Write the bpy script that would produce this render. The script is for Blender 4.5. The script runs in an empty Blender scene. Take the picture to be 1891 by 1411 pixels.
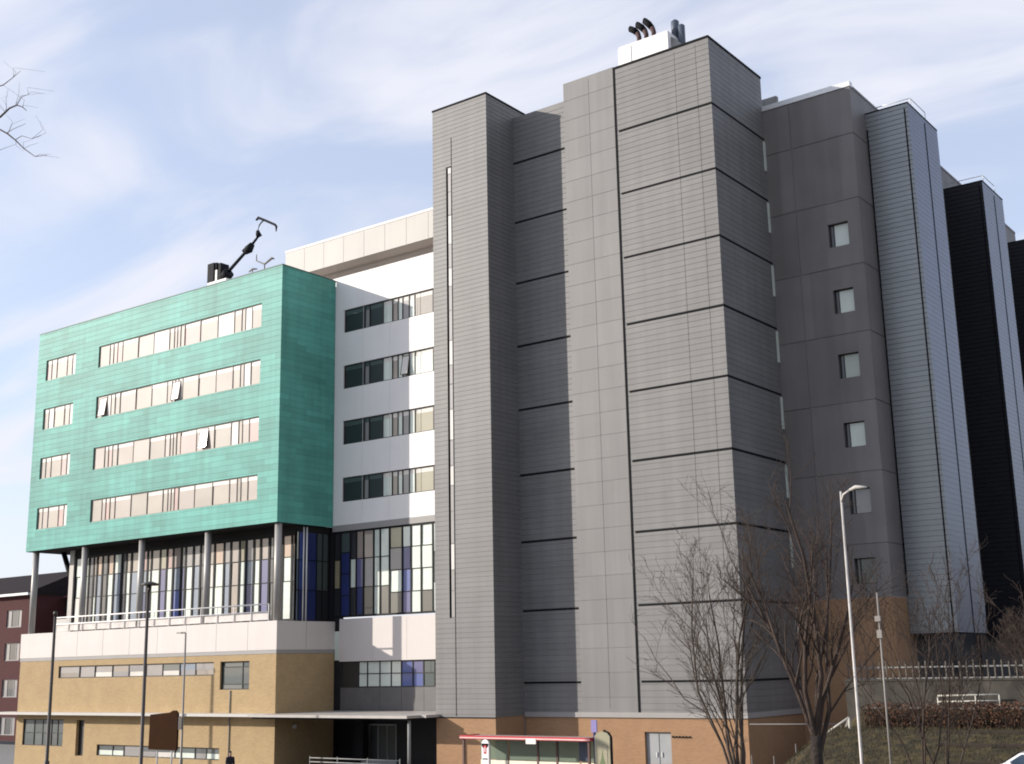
import bpy, math, random
from mathutils import Vector, Matrix
R = math.radians
random.seed(7)
scene = bpy.context.scene
col = scene.collection
V = Vector

# ------------------------------------------------------------------ helpers
class MB:
    """collects faces, builds one mesh object"""
    def __init__(s): s.v = []; s.f = []; s.m = []; s.sm = []
    def quad(s, a, b, c, d, m=0, smooth=False):
        i = len(s.v); s.v += [tuple(a), tuple(b), tuple(c), tuple(d)]
        s.f.append((i, i+1, i+2, i+3)); s.m.append(m); s.sm.append(smooth)
    def tri(s, a, b, c, m=0):
        i = len(s.v); s.v += [tuple(a), tuple(b), tuple(c)]; s.f.append((i, i+1, i+2)); s.m.append(m); s.sm.append(False)
    def poly(s, pts, m=0):
        i = len(s.v); s.v += [tuple(p) for p in pts]; s.f.append(tuple(range(i, i+len(pts)))); s.m.append(m); s.sm.append(False)
    def box(s, x0, x1, y0, y1, z0, z1, m=0, skip=''):
        if 'b' not in skip: s.quad((x0,y0,z0),(x0,y1,z0),(x1,y1,z0),(x1,y0,z0), m)
        if 't' not in skip: s.quad((x0,y0,z1),(x1,y0,z1),(x1,y1,z1),(x0,y1,z1), m)
        if 'f' not in skip: s.quad((x0,y0,z0),(x1,y0,z0),(x1,y0,z1),(x0,y0,z1), m)
        if 'k' not in skip: s.quad((x1,y1,z0),(x0,y1,z0),(x0,y1,z1),(x1,y1,z1), m)
        if 'l' not in skip: s.quad((x0,y1,z0),(x0,y0,z0),(x0,y0,z1),(x0,y1,z1), m)
        if 'r' not in skip: s.quad((x1,y0,z0),(x1,y1,z0),(x1,y1,z1),(x1,y0,z1), m)
    def obox(s, O, U, u0, u1, z0, z1, d0, d1, m=0):
        """box in wall coordinates: u along, z up, d inwards from the face"""
        N = (U[1], -U[0])
        P = lambda u, z, d: (O[0]+u*U[0]-d*N[0], O[1]+u*U[1]-d*N[1], z)
        a = [P(u0,z0,d0),P(u1,z0,d0),P(u1,z1,d0),P(u0,z1,d0)]
        b = [P(u0,z0,d1),P(u1,z0,d1),P(u1,z1,d1),P(u0,z1,d1)]
        s.quad(*a, m); s.quad(b[1],b[0],b[3],b[2], m)
        s.quad(b[0],a[0],a[3],b[3], m); s.quad(a[1],b[1],b[2],a[2], m)
        s.quad(a[3],a[2],b[2],b[3], m); s.quad(b[0],b[1],a[1],a[0], m)
    def ring(s, c, ax, r, n):
        ax = V(ax).normalized()
        t = V((0,0,1)) if abs(ax.z) < .9 else V((1,0,0))
        u = ax.cross(t).normalized(); w = ax.cross(u)
        i = len(s.v)
        for k in range(n):
            a = 2*math.pi*k/n
            p = V(c)+u*(r*math.cos(a))+w*(r*math.sin(a)); s.v.append(tuple(p))
        return i
    def tube(s, pts, rs, n=8, m=0, caps=True):
        pts = [V(p) for p in pts]
        if not isinstance(rs, (list, tuple)): rs = [rs]*len(pts)
        idx = []
        for k, p in enumerate(pts):
            if k == 0: ax = pts[1]-p
            elif k == len(pts)-1: ax = p-pts[k-1]
            else: ax = (pts[k+1]-p).normalized()+(p-pts[k-1]).normalized()
            if ax.length < 1e-6: ax = V((0,0,1))
            idx.append(s.ring(p, ax, rs[k], n))
        for k in range(len(idx)-1):
            for j in range(n):
                j2 = (j+1) % n
                s.f.append((idx[k]+j, idx[k]+j2, idx[k+1]+j2, idx[k+1]+j)); s.m.append(m); s.sm.append(True)
        if caps:
            s.f.append(tuple(idx[0]+j for j in reversed(range(n)))); s.m.append(m); s.sm.append(False)
            s.f.append(tuple(idx[-1]+j for j in range(n))); s.m.append(m); s.sm.append(False)
    def build(s, name, mats, parent=None):
        me = bpy.data.meshes.new(name)
        me.from_pydata(s.v, [], s.f)
        if not isinstance(mats, (list, tuple)): mats = [mats]
        for mm in mats: me.materials.append(mm)
        me.polygons.foreach_set('material_index', s.m)
        me.polygons.foreach_set('use_smooth', s.sm)
        me.update()
        o = bpy.data.objects.new(name, me); col.objects.link(o)
        if parent is not None:
            o.parent = parent
            o.matrix_parent_inverse = Matrix.Translation(parent.location).inverted() if parent.parent is None else Matrix.Identity(4)
        return o

def thing(name, label, cat, loc=(0,0,0), group=None):
    o = bpy.data.objects.new(name, None); col.objects.link(o); o.location = loc
    o.empty_display_size = .3
    tag(o, label, cat, group); return o
def tag(o, label, cat, group=None):
    o['label'] = label; o['category'] = cat
    if group: o['group'] = group
    return o
def struct(o): o['kind'] = 'structure'; return o

# ------------------------------------------------------------------ materials
def nt(name):
    m = bpy.data.materials.new(name); m.use_nodes = True
    return m, m.node_tree.nodes, m.node_tree.links, m.node_tree.nodes['Principled BSDF']
def pmat(name, c, rough=.7, metal=0., var=.05, scale=1.5, panel=None, streak=0., coat=0., spec=None, bump=0., bscale=20.):
    """colour with per-panel variation (white noise per panel cell), slow mottling and vertical weathering streaks"""
    m, n, l, b = nt(name)
    b.inputs['Roughness'].default_value = rough; b.inputs['Metallic'].default_value = metal
    if coat: b.inputs['Coat Weight'].default_value = coat; b.inputs['Coat Roughness'].default_value = .03
    if spec is not None: b.inputs['Specular IOR Level'].default_value = spec
    tc = n.new('ShaderNodeTexCoord')
    nz = n.new('ShaderNodeTexNoise'); nz.inputs['Scale'].default_value = scale; nz.inputs['Detail'].default_value = 6
    l.new(tc.outputs['Object'], nz.inputs['Vector'])
    fac = None
    mr = n.new('ShaderNodeMapRange'); mr.inputs['To Min'].default_value = 1-var*1.6; mr.inputs['To Max'].default_value = 1+var*1.6
    mr.inputs['From Min'].default_value = .25; mr.inputs['From Max'].default_value = .75
    l.new(nz.outputs['Fac'], mr.inputs['Value']); fac = mr.outputs['Result']
    def mul(a, bb):
        x = n.new('ShaderNodeMath'); x.operation = 'MULTIPLY'; l.new(a, x.inputs[0]); l.new(bb, x.inputs[1]); return x.outputs[0]
    if panel:
        w, h, pv = panel
        sx = n.new('ShaderNodeSeparateXYZ'); l.new(tc.outputs['Object'], sx.inputs[0])
        ad = n.new('ShaderNodeMath'); ad.operation = 'ADD'; l.new(sx.outputs[0], ad.inputs[0]); l.new(sx.outputs[1], ad.inputs[1])
        dz = n.new('ShaderNodeMath'); dz.operation = 'DIVIDE'; l.new(sx.outputs[2], dz.inputs[0]); dz.inputs[1].default_value = h
        fz = n.new('ShaderNodeMath'); fz.operation = 'FLOOR'; l.new(dz.outputs[0], fz.inputs[0])
        of = n.new('ShaderNodeMath'); of.operation = 'MULTIPLY_ADD'; l.new(fz.outputs[0], of.inputs[0]); of.inputs[1].default_value = .37; 
        du = n.new('ShaderNodeMath'); du.operation = 'DIVIDE'; l.new(ad.outputs[0], du.inputs[0]); du.inputs[1].default_value = w
        l.new(du.outputs[0], of.inputs[2])
        fu = n.new('ShaderNodeMath'); fu.operation = 'FLOOR'; l.new(of.outputs[0], fu.inputs[0])
        cb = n.new('ShaderNodeCombineXYZ'); l.new(fu.outputs[0], cb.inputs[0]); l.new(fz.outputs[0], cb.inputs[1])
        wn = n.new('ShaderNodeTexWhiteNoise'); wn.noise_dimensions = '3D'; l.new(cb.outputs[0], wn.inputs['Vector'])
        m2 = n.new('ShaderNodeMapRange'); m2.inputs['To Min'].default_value = 1-pv; m2.inputs['To Max'].default_value = 1+pv
        l.new(wn.outputs['Value'], m2.inputs['Value']); fac = mul(fac, m2.outputs['Result'])
    if streak:
        mp = n.new('ShaderNodeMapping'); mp.inputs['Scale'].default_value = (1.3, 1.3, .07)
        l.new(tc.outputs['Object'], mp.inputs['Vector'])
        n3 = n.new('ShaderNodeTexNoise'); n3.inputs['Scale'].default_value = 1.2; n3.inputs['Detail'].default_value = 5
        l.new(mp.outputs[0], n3.inputs['Vector'])
        m3 = n.new('ShaderNodeMapRange'); m3.inputs['From Min'].default_value = .3; m3.inputs['From Max'].default_value = .7
        m3.inputs['To Min'].default_value = 1-streak; m3.inputs['To Max'].default_value = 1+streak*.5
        l.new(n3.outputs['Fac'], m3.inputs['Value']); fac = mul(fac, m3.outputs['Result'])
    mx = n.new('ShaderNodeVectorMath'); mx.operation = 'SCALE'; mx.inputs[0].default_value = c[:3]
    l.new(fac, mx.inputs['Scale']); l.new(mx.outputs[0], b.inputs['Base Color'])
    if bump:
        nb = n.new('ShaderNodeTexNoise'); nb.inputs['Scale'].default_value = bscale; nb.inputs['Detail'].default_value = 4
        l.new(tc.outputs['Object'], nb.inputs['Vector'])
        bp = n.new('ShaderNodeBump'); bp.inputs['Strength'].default_value = bump; bp.inputs['Distance'].default_value = .05
        l.new(nb.outputs['Fac'], bp.inputs['Height']); l.new(bp.outputs[0], b.inputs['Normal'])
    return m
def brickmat(name, c1, c2, mortar):
    m, n, l, b = nt(name); b.inputs['Roughness'].default_value = .9
    tc = n.new('ShaderNodeTexCoord'); sx = n.new('ShaderNodeSeparateXYZ'); l.new(tc.outputs['Object'], sx.inputs[0])
    ad = n.new('ShaderNodeMath'); ad.operation = 'ADD'; l.new(sx.outputs[0], ad.inputs[0]); l.new(sx.outputs[1], ad.inputs[1])
    cb = n.new('ShaderNodeCombineXYZ'); l.new(ad.outputs[0], cb.inputs[0]); l.new(sx.outputs[2], cb.inputs[1])
    bt = n.new('ShaderNodeTexBrick'); bt.inputs['Scale'].default_value = 1; bt.inputs['Brick Width'].default_value = .225
    bt.inputs['Row Height'].default_value = .075; bt.inputs['Mortar Size'].default_value = .008
    bt.inputs['Color1'].default_value = (*c1, 1); bt.inputs['Color2'].default_value = (*c2, 1); bt.inputs['Mortar'].default_value = (*mortar, 1)
    l.new(cb.outputs[0], bt.inputs['Vector'])
    nz = n.new('ShaderNodeTexNoise'); nz.inputs['Scale'].default_value = .9; nz.inputs['Detail'].default_value = 7; l.new(tc.outputs['Object'], nz.inputs['Vector'])
    mr = n.new('ShaderNodeMapRange'); mr.inputs['From Min'].default_value = .3; mr.inputs['From Max'].default_value = .7
    mr.inputs['To Min'].default_value = .93; mr.inputs['To Max'].default_value = 1.05; l.new(nz.outputs['Fac'], mr.inputs['Value'])
    sc = n.new('ShaderNodeVectorMath'); sc.operation = 'SCALE'; l.new(bt.outputs['Color'], sc.inputs[0]); l.new(mr.outputs['Result'], sc.inputs['Scale'])
    l.new(sc.outputs[0], b.inputs['Base Color'])
    return m
def noisemat(name, stops, scale, rough=.95, detail=8):
    m, n, l, b = nt(name); b.inputs['Roughness'].default_value = rough
    tc = n.new('ShaderNodeTexCoord'); nz = n.new('ShaderNodeTexNoise'); nz.inputs['Scale'].default_value = scale; nz.inputs['Detail'].default_value = detail
    nz.inputs['Roughness'].default_value = .65
    l.new(tc.outputs['Object'], nz.inputs['Vector'])
    cr = n.new('ShaderNodeValToRGB'); e = cr.color_ramp.elements
    e[0].position, e[0].color = stops[0][0], (*stops[0][1], 1); e[1].position, e[1].color = stops[-1][0], (*stops[-1][1], 1)
    for p, c in stops[1:-1]:
        k = e.new(p); k.color = (*c, 1)
    l.new(nz.outputs['Fac'], cr.inputs[0]); l.new(cr.outputs[0], b.inputs['Base Color'])
    return m

M = {}
M['grey_plank'] = pmat('grey_plank_cladding', (.172,.167,.164), .55, .0, .05, .35, panel=(3.2,.3333,.05), streak=.11)
M['grey_panel'] = pmat('grey_panel_cladding', (.178,.173,.170), .55, .0, .05, .35, panel=(1.85,1.3333,.045), streak=.11)
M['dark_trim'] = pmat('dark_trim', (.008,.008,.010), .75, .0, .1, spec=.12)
M['charcoal'] = pmat('charcoal_panel', (.172,.158,.153), .55, 0, .07, .4, panel=(1.9,4.,.09), streak=.12)
M['fin_plank'] = pmat('fin_metal_plank', (.245,.26,.265), .40, .35, .03, .6, panel=(2.6,.3,.03), streak=.05)
M['fin_side'] = pmat('fin_metal_side', (.095,.112,.165), .34, .5, .03, .6, panel=(1.4,.3,.05), streak=.06)  # blue of the reflected sky put into the side faces' base colour
M['near_black'] = pmat('near_black_panel', (.014,.014,.018), .55, 0, .1, spec=.25)
M['pale_metal'] = pmat('pale_metal', (.72,.72,.72), .35, .2, .03)
M['green'] = pmat('green_plank_cladding', (.092,.335,.283), .55, 0, .11, .22, panel=(2.3,.4,.14), streak=.16, spec=.3)
M['green_edge'] = pmat('green_dark_edge', (.03,.10,.09), .6)
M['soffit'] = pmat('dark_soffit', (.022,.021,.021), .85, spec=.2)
M['white'] = pmat('white_panel', (.82,.79,.775), .6, 0, .015, .5, panel=(2.4,4.,.012), streak=.025)
M['band_white'] = pmat('band_white_panel', (.60,.555,.525), .6, 0, .015, .5, panel=(3.1,4.,.015), streak=.03)
M['cream'] = pmat('cream_panel', (.50,.475,.440), .6, 0, .02, .5, panel=(2.0,6.,.02), streak=.03)
M['taupe'] = pmat('taupe_louvre', (.44,.395,.36), .7, 0, .03, .8, panel=(2.0,6.,.04))
M['joint'] = pmat('panel_joint_grey', (.36,.35,.34), .7)
M['grey_band'] = pmat('grey_fascia', (.30,.285,.275), .6, 0, .03)
M['brick_buff'] = brickmat('buff_brick', (.43,.305,.155), (.37,.255,.125), (.38,.29,.18))
M['brick_orange'] = brickmat('orange_brick', (.35,.195,.10), (.30,.165,.083), (.32,.22,.14))
M['brick_red'] = brickmat('dark_red_brick', (.075,.010,.011), (.055,.008,.009), (.05,.025,.024))
M['roof_red'] = pmat('dark_red_roof', (.075,.020,.022), .8, 0, .15, 2)
M['slate'] = pmat('slate_roof', (.020,.015,.017), .9, 0, .15, 2, spec=.15)
M['concrete'] = pmat('concrete', (.26,.26,.25), .85, 0, .12, 1.2, streak=.12)
M['steel'] = pmat('steel_column', (.36,.345,.325), .5, .2, .04)
M['frame'] = pmat('dark_window_frame', (.030,.027,.027), .5, spec=.3)
M['black_frame'] = pmat('black_curtain_wall_frame', (.010,.010,.011), .6, spec=.2)
M['frame_brown'] = pmat('brown_window_frame', (.17,.14,.12), .5)
def glass(name, c, rough=.5, coat=1., var=.06):
    return pmat(name, c, rough, 0, var, .9, coat=coat)
G = dict(
 beige=glass('blind_beige_glass', (.275,.228,.182)), beige2=glass('blind_tan_glass', (.24,.205,.165)),
 pink=glass('blind_pink_glass', (.285,.235,.20)), white=glass('white_blind_glass', (.56,.53,.49)), head=glass('pale_head_glass', (.58,.55,.50)),  # head: paler strip along each pane's top edge
 dark=glass('dark_glass', (.012,.014,.018)), dim=glass('dim_glass', (.05,.06,.062)), mint=glass('pale_mint_glass', (.60,.66,.59)),
 grey=glass('grey_blind_glass', (.24,.225,.22)), navy=glass('navy_panel', (.014,.026,.12), .4, .6), blue=glass('blue_panel', (.035,.070,.27), .4, .6),
 bluegrey=glass('blue_grey_panel', (.17,.215,.275), .4, .6), violet=glass('violet_blue_panel', (.085,.085,.21), .4, .6), olive=glass('olive_blind_glass', (.27,.245,.155)),
 teal=glass('teal_grey_glass', (.055,.075,.075)), peach=glass('peach_blind_glass', (.42,.28,.19)), tealdk=glass('dark_teal_glass', (.028,.048,.048)),
 sage=glass('sage_blind_glass', (.36,.40,.33)), dark_reflect=glass('dark_reflection_glass', (.085,.078,.062)), rose=glass('rose_glass',(.36,.21,.19)))  # dark drab pane colour is a painted foliage reflection
GK = list(G.keys()); GM = [G[k] for k in GK]; GI = {k: i for i, k in enumerate(GK)}

# ------------------------------------------------------------------ wall builders
def wall(mb, O, U, L, z0, z1, pitch=None, groove=.035, depth=.035, holes=(), slots=(), m=0, ms=1, u0=0.):
    """planked wall sheet with real grooves; holes = (u0,u1,z0,z1,reveal), slots = shallow recesses (u0,u1,z0,z1,depth) backed with material ms"""
    N = (U[1], -U[0])
    P = lambda u, z, d: (O[0]+u*U[0]-d*N[0], O[1]+u*U[1]-d*N[1], z)
    hs = list(holes)+list(slots)
    bands = []
    if pitch:
        k = math.ceil(z0/pitch-1e-6)
        z = z0
        while k*pitch < z1-1e-4:
            zj = k*pitch
            if zj+groove/2 > z1-.01: break
            if zj-groove/2 > z+1e-4: bands.append((z, zj-groove/2, 0.))
            if zj-groove/2 > z0:
                bands.append((zj-groove/2, zj+groove/2, depth)); z = zj+groove/2
            k += 1
        if z < z1-1e-4: bands.append((z, z1, 0.))
    else: bands = [(z0, z1, 0.)]
    def spans(za, zb):
        zm = (za+zb)/2
        cuts = sorted((max(h[0],u0), min(h[1],L)) for h in hs if h[2] < zm < h[3])
        u = u0; out = []
        for a, b in cuts:
            if a > u+1e-5: out.append((u, a))
            u = max(u, b)
        if u < L-1e-5: out.append((u, L))
        return out
    for za, zb, d in bands:
        zs = sorted({za, zb} | {z for h in hs for z in (h[2], h[3]) if za < z < zb})
        for a, b in zip(zs, zs[1:]):
            for ua, ub in spans(a, b):
                mb.quad(P(ua,a,d), P(ub,a,d), P(ub,b,d), P(ua,b,d), m)
                if d > 0:
                    if a == za: mb.quad(P(ua,a,0), P(ub,a,0), P(ub,a,d), P(ua,a,d), m)
                    if b == zb: mb.quad(P(ua,b,d), P(ub,b,d), P(ub,b,0), P(ua,b,0), m)
    for i, h in enumerate(hs):
        a, b, c, e, d = h; a = max(a, u0); b = min(b, L); mm = m if i < len(holes) else ms
        mb.quad(P(a,c,0), P(a,c,d), P(a,e,d), P(a,e,0), mm); mb.quad(P(b,c,d), P(b,c,0), P(b,e,0), P(b,e,d), mm)
        mb.quad(P(a,c,d), P(a,c,0), P(b,c,0), P(b,c,d), mm); mb.quad(P(a,e,0), P(a,e,d), P(b,e,d), P(b,e,0), mm)
        if i >= len(holes): mb.quad(P(a,c,d), P(b,c,d), P(b,e,d), P(a,e,d), ms)

def window(parent, O, U, u0, u1, z0, z1, d, mull, panes, fmat, name='window', fw=.06, transoms=(), head=None, sub=True, tilt=.012):
    """window = frame mesh set in the reveal + its panes as a sub-part. mull: bar positions; panes: a glass key per bay (or tuple bottom..top split at transoms)"""
    f = MB(); g = MB()
    N = (U[1], -U[0])
    P = lambda u, z, dd: (O[0]+u*U[0]-dd*N[0], O[1]+u*U[1]-dd*N[1], z)
    f.obox(O, U, u0, u1, z0, z0+fw, d-.05, d+.05); f.obox(O, U, u0, u1, z1-fw, z1, d-.05, d+.05)
    f.obox(O, U, u0, u0+fw, z0+fw, z1-fw, d-.05, d+.05); f.obox(O, U, u1-fw, u1, z0+fw, z1-fw, d-.05, d+.05)
    for mu in mull: f.obox(O, U, mu-fw/2, mu+fw/2, z0+fw, z1-fw, d-.045, d+.045)
    ed = [u0+fw/2]+list(mull)+[u1-fw/2]
    for i in range(len(ed)-1):
        a, b = ed[i], ed[i+1]; pk = panes[i % len(panes)]
        if isinstance(pk, str): pk = (pk,)
        n = len(pk)
        if n == 1: zz = [z0+.02, z1-.02]
        elif len(transoms) == n-1: zz = [z0+.02]+list(transoms)+[z1-.02]
        elif head and n == 2: zz = [z0+.02, z1-head, z1-.02]
        else: zz = [z0+.02+(z1-z0-.04)*k/n for k in range(n+1)]
        for k in range(n):
            t1 = random.uniform(-tilt, tilt)*(b-a); t2 = random.uniform(-tilt, tilt)*.5
            g.quad(P(a,zz[k],d+t1), P(b,zz[k],d), P(b,zz[k+1],d+t2), P(a,zz[k+1],d+t1+t2), GI[pk[k]])
            if k and not head: f.obox(O, U, a+fw/2, b-fw/2, zz[k]-.025, zz[k]+.025, d-.04, d+.04)
    fo = f.build(name, fmat, parent)
    if sub:
        go = g.build('glass', GM, fo); go.matrix_parent_inverse = Matrix.Identity(4)
    return fo

FX = (1., 0.); FY = (0., 1.)
TR = [36.92, 32.95, 28.97, 24.92, 20.94, 16.93, 12.93, 8.92, 4.83]   # heights of the black floor gap lines

# ================================================================== GREY CLAD BLOCK (stair tower + main block)
gb = thing('clad_building', 'tall windowless grey clad building with thin black floor lines and a projecting corner tower', 'building')
# -- main block
mb = MB()
ZB = 3.2
wall(mb, (-14.15,0), FX, 4.0, ZB, 40.0, .3333, .022, .02)
wall(mb, (-10.15,0), FX, 3.66, ZB, 41.15, 1.3333, .02, .02, slots=[(1.85,1.875,ZB+.2,41,.012)], m=1, ms=1)
wall(mb, (-6.36,0), FX, 6.36, ZB, 41.0, .3333, .022, .02, slots=[(4.1,4.125,ZB+.2,40.8,.025),(5.5,5.525,ZB+.2,40.8,.025)], ms=0)
wall(mb, (0,0), FY, 6.8, ZB, 41.0, .3333, .018, .016)
mb.quad((-10.15,9,40.0),(-10.15,0,40.0),(-10.15,0,41.15),(-10.15,9,41.15), 1)
mb.quad((-14.15,0,39.7),(-10.15,0,39.7),(-10.15,9,39.7),(-14.15,9,39.7), 2)
mb.quad((-10.15,.3,40.8),(-.1,.3,40.8),(-.1,6.75,40.8),(-10.15,6.75,40.8), 2)
mb.box(-10.15,-6.49,.0,.35,41.152,41.2,1); mb.box(-14.15,-10.15,0,.3,40.002,40.05,0)
mb.box(-14.15,0,9,9.3,0,40.7,2); mb.box(-14.2,-14.15,0,9,0,39.9,2)
main = mb.build('main_block', [M['grey_plank'], M['grey_panel'], M['concrete']], gb)
mb = MB()                                            # coping; black strips painted as shade of joint and floor gaps, set proud
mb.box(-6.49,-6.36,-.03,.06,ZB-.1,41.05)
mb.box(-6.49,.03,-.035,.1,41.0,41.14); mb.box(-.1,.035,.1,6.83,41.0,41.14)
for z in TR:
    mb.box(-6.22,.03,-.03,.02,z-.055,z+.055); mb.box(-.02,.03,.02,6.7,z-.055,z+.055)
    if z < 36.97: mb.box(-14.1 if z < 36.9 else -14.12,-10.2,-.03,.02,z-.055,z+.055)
mb.build('gap_shade_trim', M['dark_trim'], main)
for i, z in enumerate(TR[:8]):                       # slit windows at the rear corner, pale colour painted for reflected sky
    mb = MB(); mb.box(-.05,.05,6.56,6.78,z-2.05,z-.15); mb.build('slit_window', G['mint'], main)
# ledge flashing and brick plinth
mb = MB(); mb.box(-14.1,.06,-.10,.1,2.93,3.2); mb.box(-.1,.06,.1,6.8,2.93,3.2); mb.build('flashing', M['grey_band'], main)
mb = MB()
wall(mb, (-14.1,0), FX, 14.1, -.5, 2.93, holes=[(7.93,9.56,-.5,2.19,.22)])
wall(mb, (0,0), FY, 6.8, -.5, 2.93)
mb.build('brick_plinth', M['brick_orange'], main)
dr = MB()
for a, b in ((-6.17,-5.37),(-5.36,-4.54)):
    dr.box(a+.02,b-.02,.16,.21,-.4,2.12)
    dr.box(a+.1,b-.1,.155,.165,.25,.6,1)
dr.box(-6.17,-4.54,.17,.22,2.12,2.19); dr.box(-5.55,-5.5,.1,.16,.9,1.15,2); dr.box(-5.23,-5.18,.1,.16,.9,1.15,2)
dr.build('door', [pmat('grey_door_paint',(.30,.31,.315),.5), M['grey_band'], M['pale_metal']], main)
for k in range(6):
    mb = MB(); mb.tube([(-4.4+k*.2,.0,1.96),(-4.4+k*.2,-.07,1.96)], .055, 8); mb.build('wall_vent', M['dark_trim'], main)
# -- stair tower
YT = -2.75; X0, X1 = -18.52, -14.15
mb = MB()
wall(mb, (X0,YT), FX, X1-X0, 3.0, 40.75, .2857, .02, .018, slots=[(1.10,1.26,8.6,36.6,.12)], ms=1)
wall(mb, (X1,YT), FY, 2.75, 3.0, 40.75, .2857, .02, .018); wall(mb, (X1,0.001), FY, 4.0, 39.7, 40.75, .2857, .02, .018)
mb.quad((X0,4,3),(X0,YT,3),(X0,YT,40.75),(X0,4,40.75)); mb.quad((X1,4,39.7),(X0,4,39.7),(X0,4,40.75),(X1,4,40.75))
mb.quad((X0,YT,40.7),(X1,YT,40.7),(X1,4,40.7),(X0,4,40.7),1)
tw = mb.build('stair_tower', [M['grey_plank'], M['dark_trim']], gb)
mb = MB(); mb.box(X0-.03,X1+.03,YT-.03,YT+.12,40.75,40.87); mb.box(X1-.12,X1+.03,YT+.12,4,40.75,40.87)
mb.build('coping', M['dark_trim'], tw); mb = MB()
mb.box(X0+1.52,X0+1.56,YT-.012,YT+.02,3.05,8.55); mb.build('joint_trim', M['dark_trim'], tw); mb = MB(); mb.box(X0+1.52,X0+1.56,YT-.012,YT+.02,36.7,38.6)
mb.build('joint_trim', M['dark_trim'], tw)
mb = MB()
z = 8.6; k = 0
while z < 36.5:
    h = (1.55, 1.2, 1.55, 1.9)[k % 4]; h = min(h, 36.58-z)
    mb.box(X0+1.27, X0+1.50, YT-.012, YT+.04, z+.05, z+h-.02, (1,1,0,1,1,0,1,0)[k % 8]); z += h; k += 1
mb.build('slot_window', [G['white'], G['grey']], tw)
mb = MB(); mb.box(X0+1.52,X0+1.56,YT-.012,YT+.02,8.58,36.62); mb.box(X0+1.08,X0+1.56,YT-.012,YT+.02,36.62,36.68); mb.build('slot_frame', M['dark_trim'], tw)
mb = MB(); wall(mb, (X0+.02,YT+.03), FX, X1-X0-.04, -.5, 3.0); wall(mb, (X1-.02,YT+.03), FY, 2.72, -.5, 3.0)
mb.quad((X0+.02,4,-.5),(X0+.02,YT+.03,-.5),(X0+.02,YT+.03,3),(X0+.02,4,3)); mb.build('brick_base', M['brick_orange'], tw)
mb = MB(); mb.box(X0,X1,YT,YT+.1,2.94,3.0); mb.build('drip_edge', M['dark_trim'], tw)

# ================================================================== SIDE WING with projecting fins
sw = thing('clad_side_wing', 'charcoal rear wing with small square windows and tall projecting metal fins', 'building', (0,6.8,0))
YB = 6.8; XB = 5.6
mb = MB()
wz = [30.6, 26.6, 22.78, 18.8, 15.05, 11.2]
holes = [(3.6,4.82,z-1.42,z,.28) for z in wz]
vj = [(1.7,1.73), (3.05,3.08), (4.95,4.98)]
js = []
wall(mb, (0,YB), FX, XB, 9.05, 38.8, 3.985, .05, .04, holes=holes, slots=[(a,b,9.2,38.6,.03) for a,b in (vj[0],)], ms=0)
wall(mb, (XB,YB), FY, 34, 9.05, 38.8, 3.985, .05, .04)
mb.quad((0,YB,38.7),(XB,YB,38.7),(XB,YB+34,38.7),(0,YB+34,38.7))
wb = mb.build('wing_wall', [M['charcoal']], sw)
mb = MB(); mb.box(-.02,XB+.04,YB-.06,YB+.35,38.8,39.12); mb.build('coping', M['pale_metal'], sw)
mb = MB(); mb.box(XB-.3,XB+.03,YB+.35,YB+34,38.8,38.95); mb.build('side_coping', M['charcoal'], sw)  # side run painted dark for shade; only the front run stays pale
for i, z in enumerate(wz):
    window(sw, (0,YB), FX, 3.6, 4.82, z-1.42, z, .26, [3.86], ['dark', ('mint','mint','sage','mint','grey','tealdk')[i]], M['frame'], fw=.05)
mb = MB(); wall(mb, (0,YB+.02), FX, XB, 0, 9.05); wall(mb, (XB-.02,YB+.02), FY, 3.0, 0, 9.05); mb.build('brick_base', M['brick_orange'], sw)
mb = MB(); mb.box(XB-.4,XB-.05,YB+3,YB+34,0,9.05); mb.build('undercroft_wall', M['near_black'], sw)
def fin(y0, y1, x1, zt, zb, fm, first):
    b = MB()
    wall(b, (XB,y0), FX, x1-XB, zb, zt, .3, .035, .045, m=0)
    wall(b, (x1,y0), FY, y1-y0, zb, zt, .3, .012, .012, m=1)
    b.quad((x1,y1,zb),(XB,y1,zb),(XB,y1,zt),(x1,y1,zt),1)
    b.quad((XB,y0,zt-.05),(x1,y0,zt-.05),(x1,y1,zt-.05),(XB,y1,zt-.05),1)
    b.quad((XB,y1,zb),(x1,y1,zb),(x1,y0,zb),(XB,y0,zb),2)
    o = b.build('fin', [fm, M['fin_side'], M['soffit']], sw)
    t = MB()
    t.box(x1-.25,x1-.17,y0-.02,y0+.02,zb,zt-.3); ym = y0+(y1-y0)*.55
    t.box(x1-.02,x1+.02,ym-.05,ym+.05,zb,zt-.3); t.box(XB,x1+.02,y0-.02,y0+.06,zt,zt+.08); t.box(x1-.06,x1+.02,y0+.06,y1,zt,zt+.08)
    if first: t.box(XB+.02,XB+.1,y0-.03,y0,zb+2,zt-1)  # dark strip painted for the shade at the front's left edge
    o2 = t.build('fin_trim_shade', M['dark_trim'], o); 
    if first:
        r = MB(); r.box(XB-.4,x1-.2,y0+1.0,y0+1.25,zt+.02,zt+.35); r.build('roof_upstand', M['pale_metal'], o)
    return o
fin(9.0,14.2,8.2,37.75,7.1,M['fin_plank'],True)
fin(23.1,27.8,8.2,37.2,7.1,M['near_black'],False)  # this fin and the next have a near-black front
fin(36.6,41.0,8.2,36.8,7.1,M['near_black'],False)
for y in (9.4,13.8,23.5,27.4,37.,40.6):
    b = MB(); b.box(7.7,7.95,y-.12,y+.12,3.5,7.1); b.build('column', M['near_black'], sw)
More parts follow.
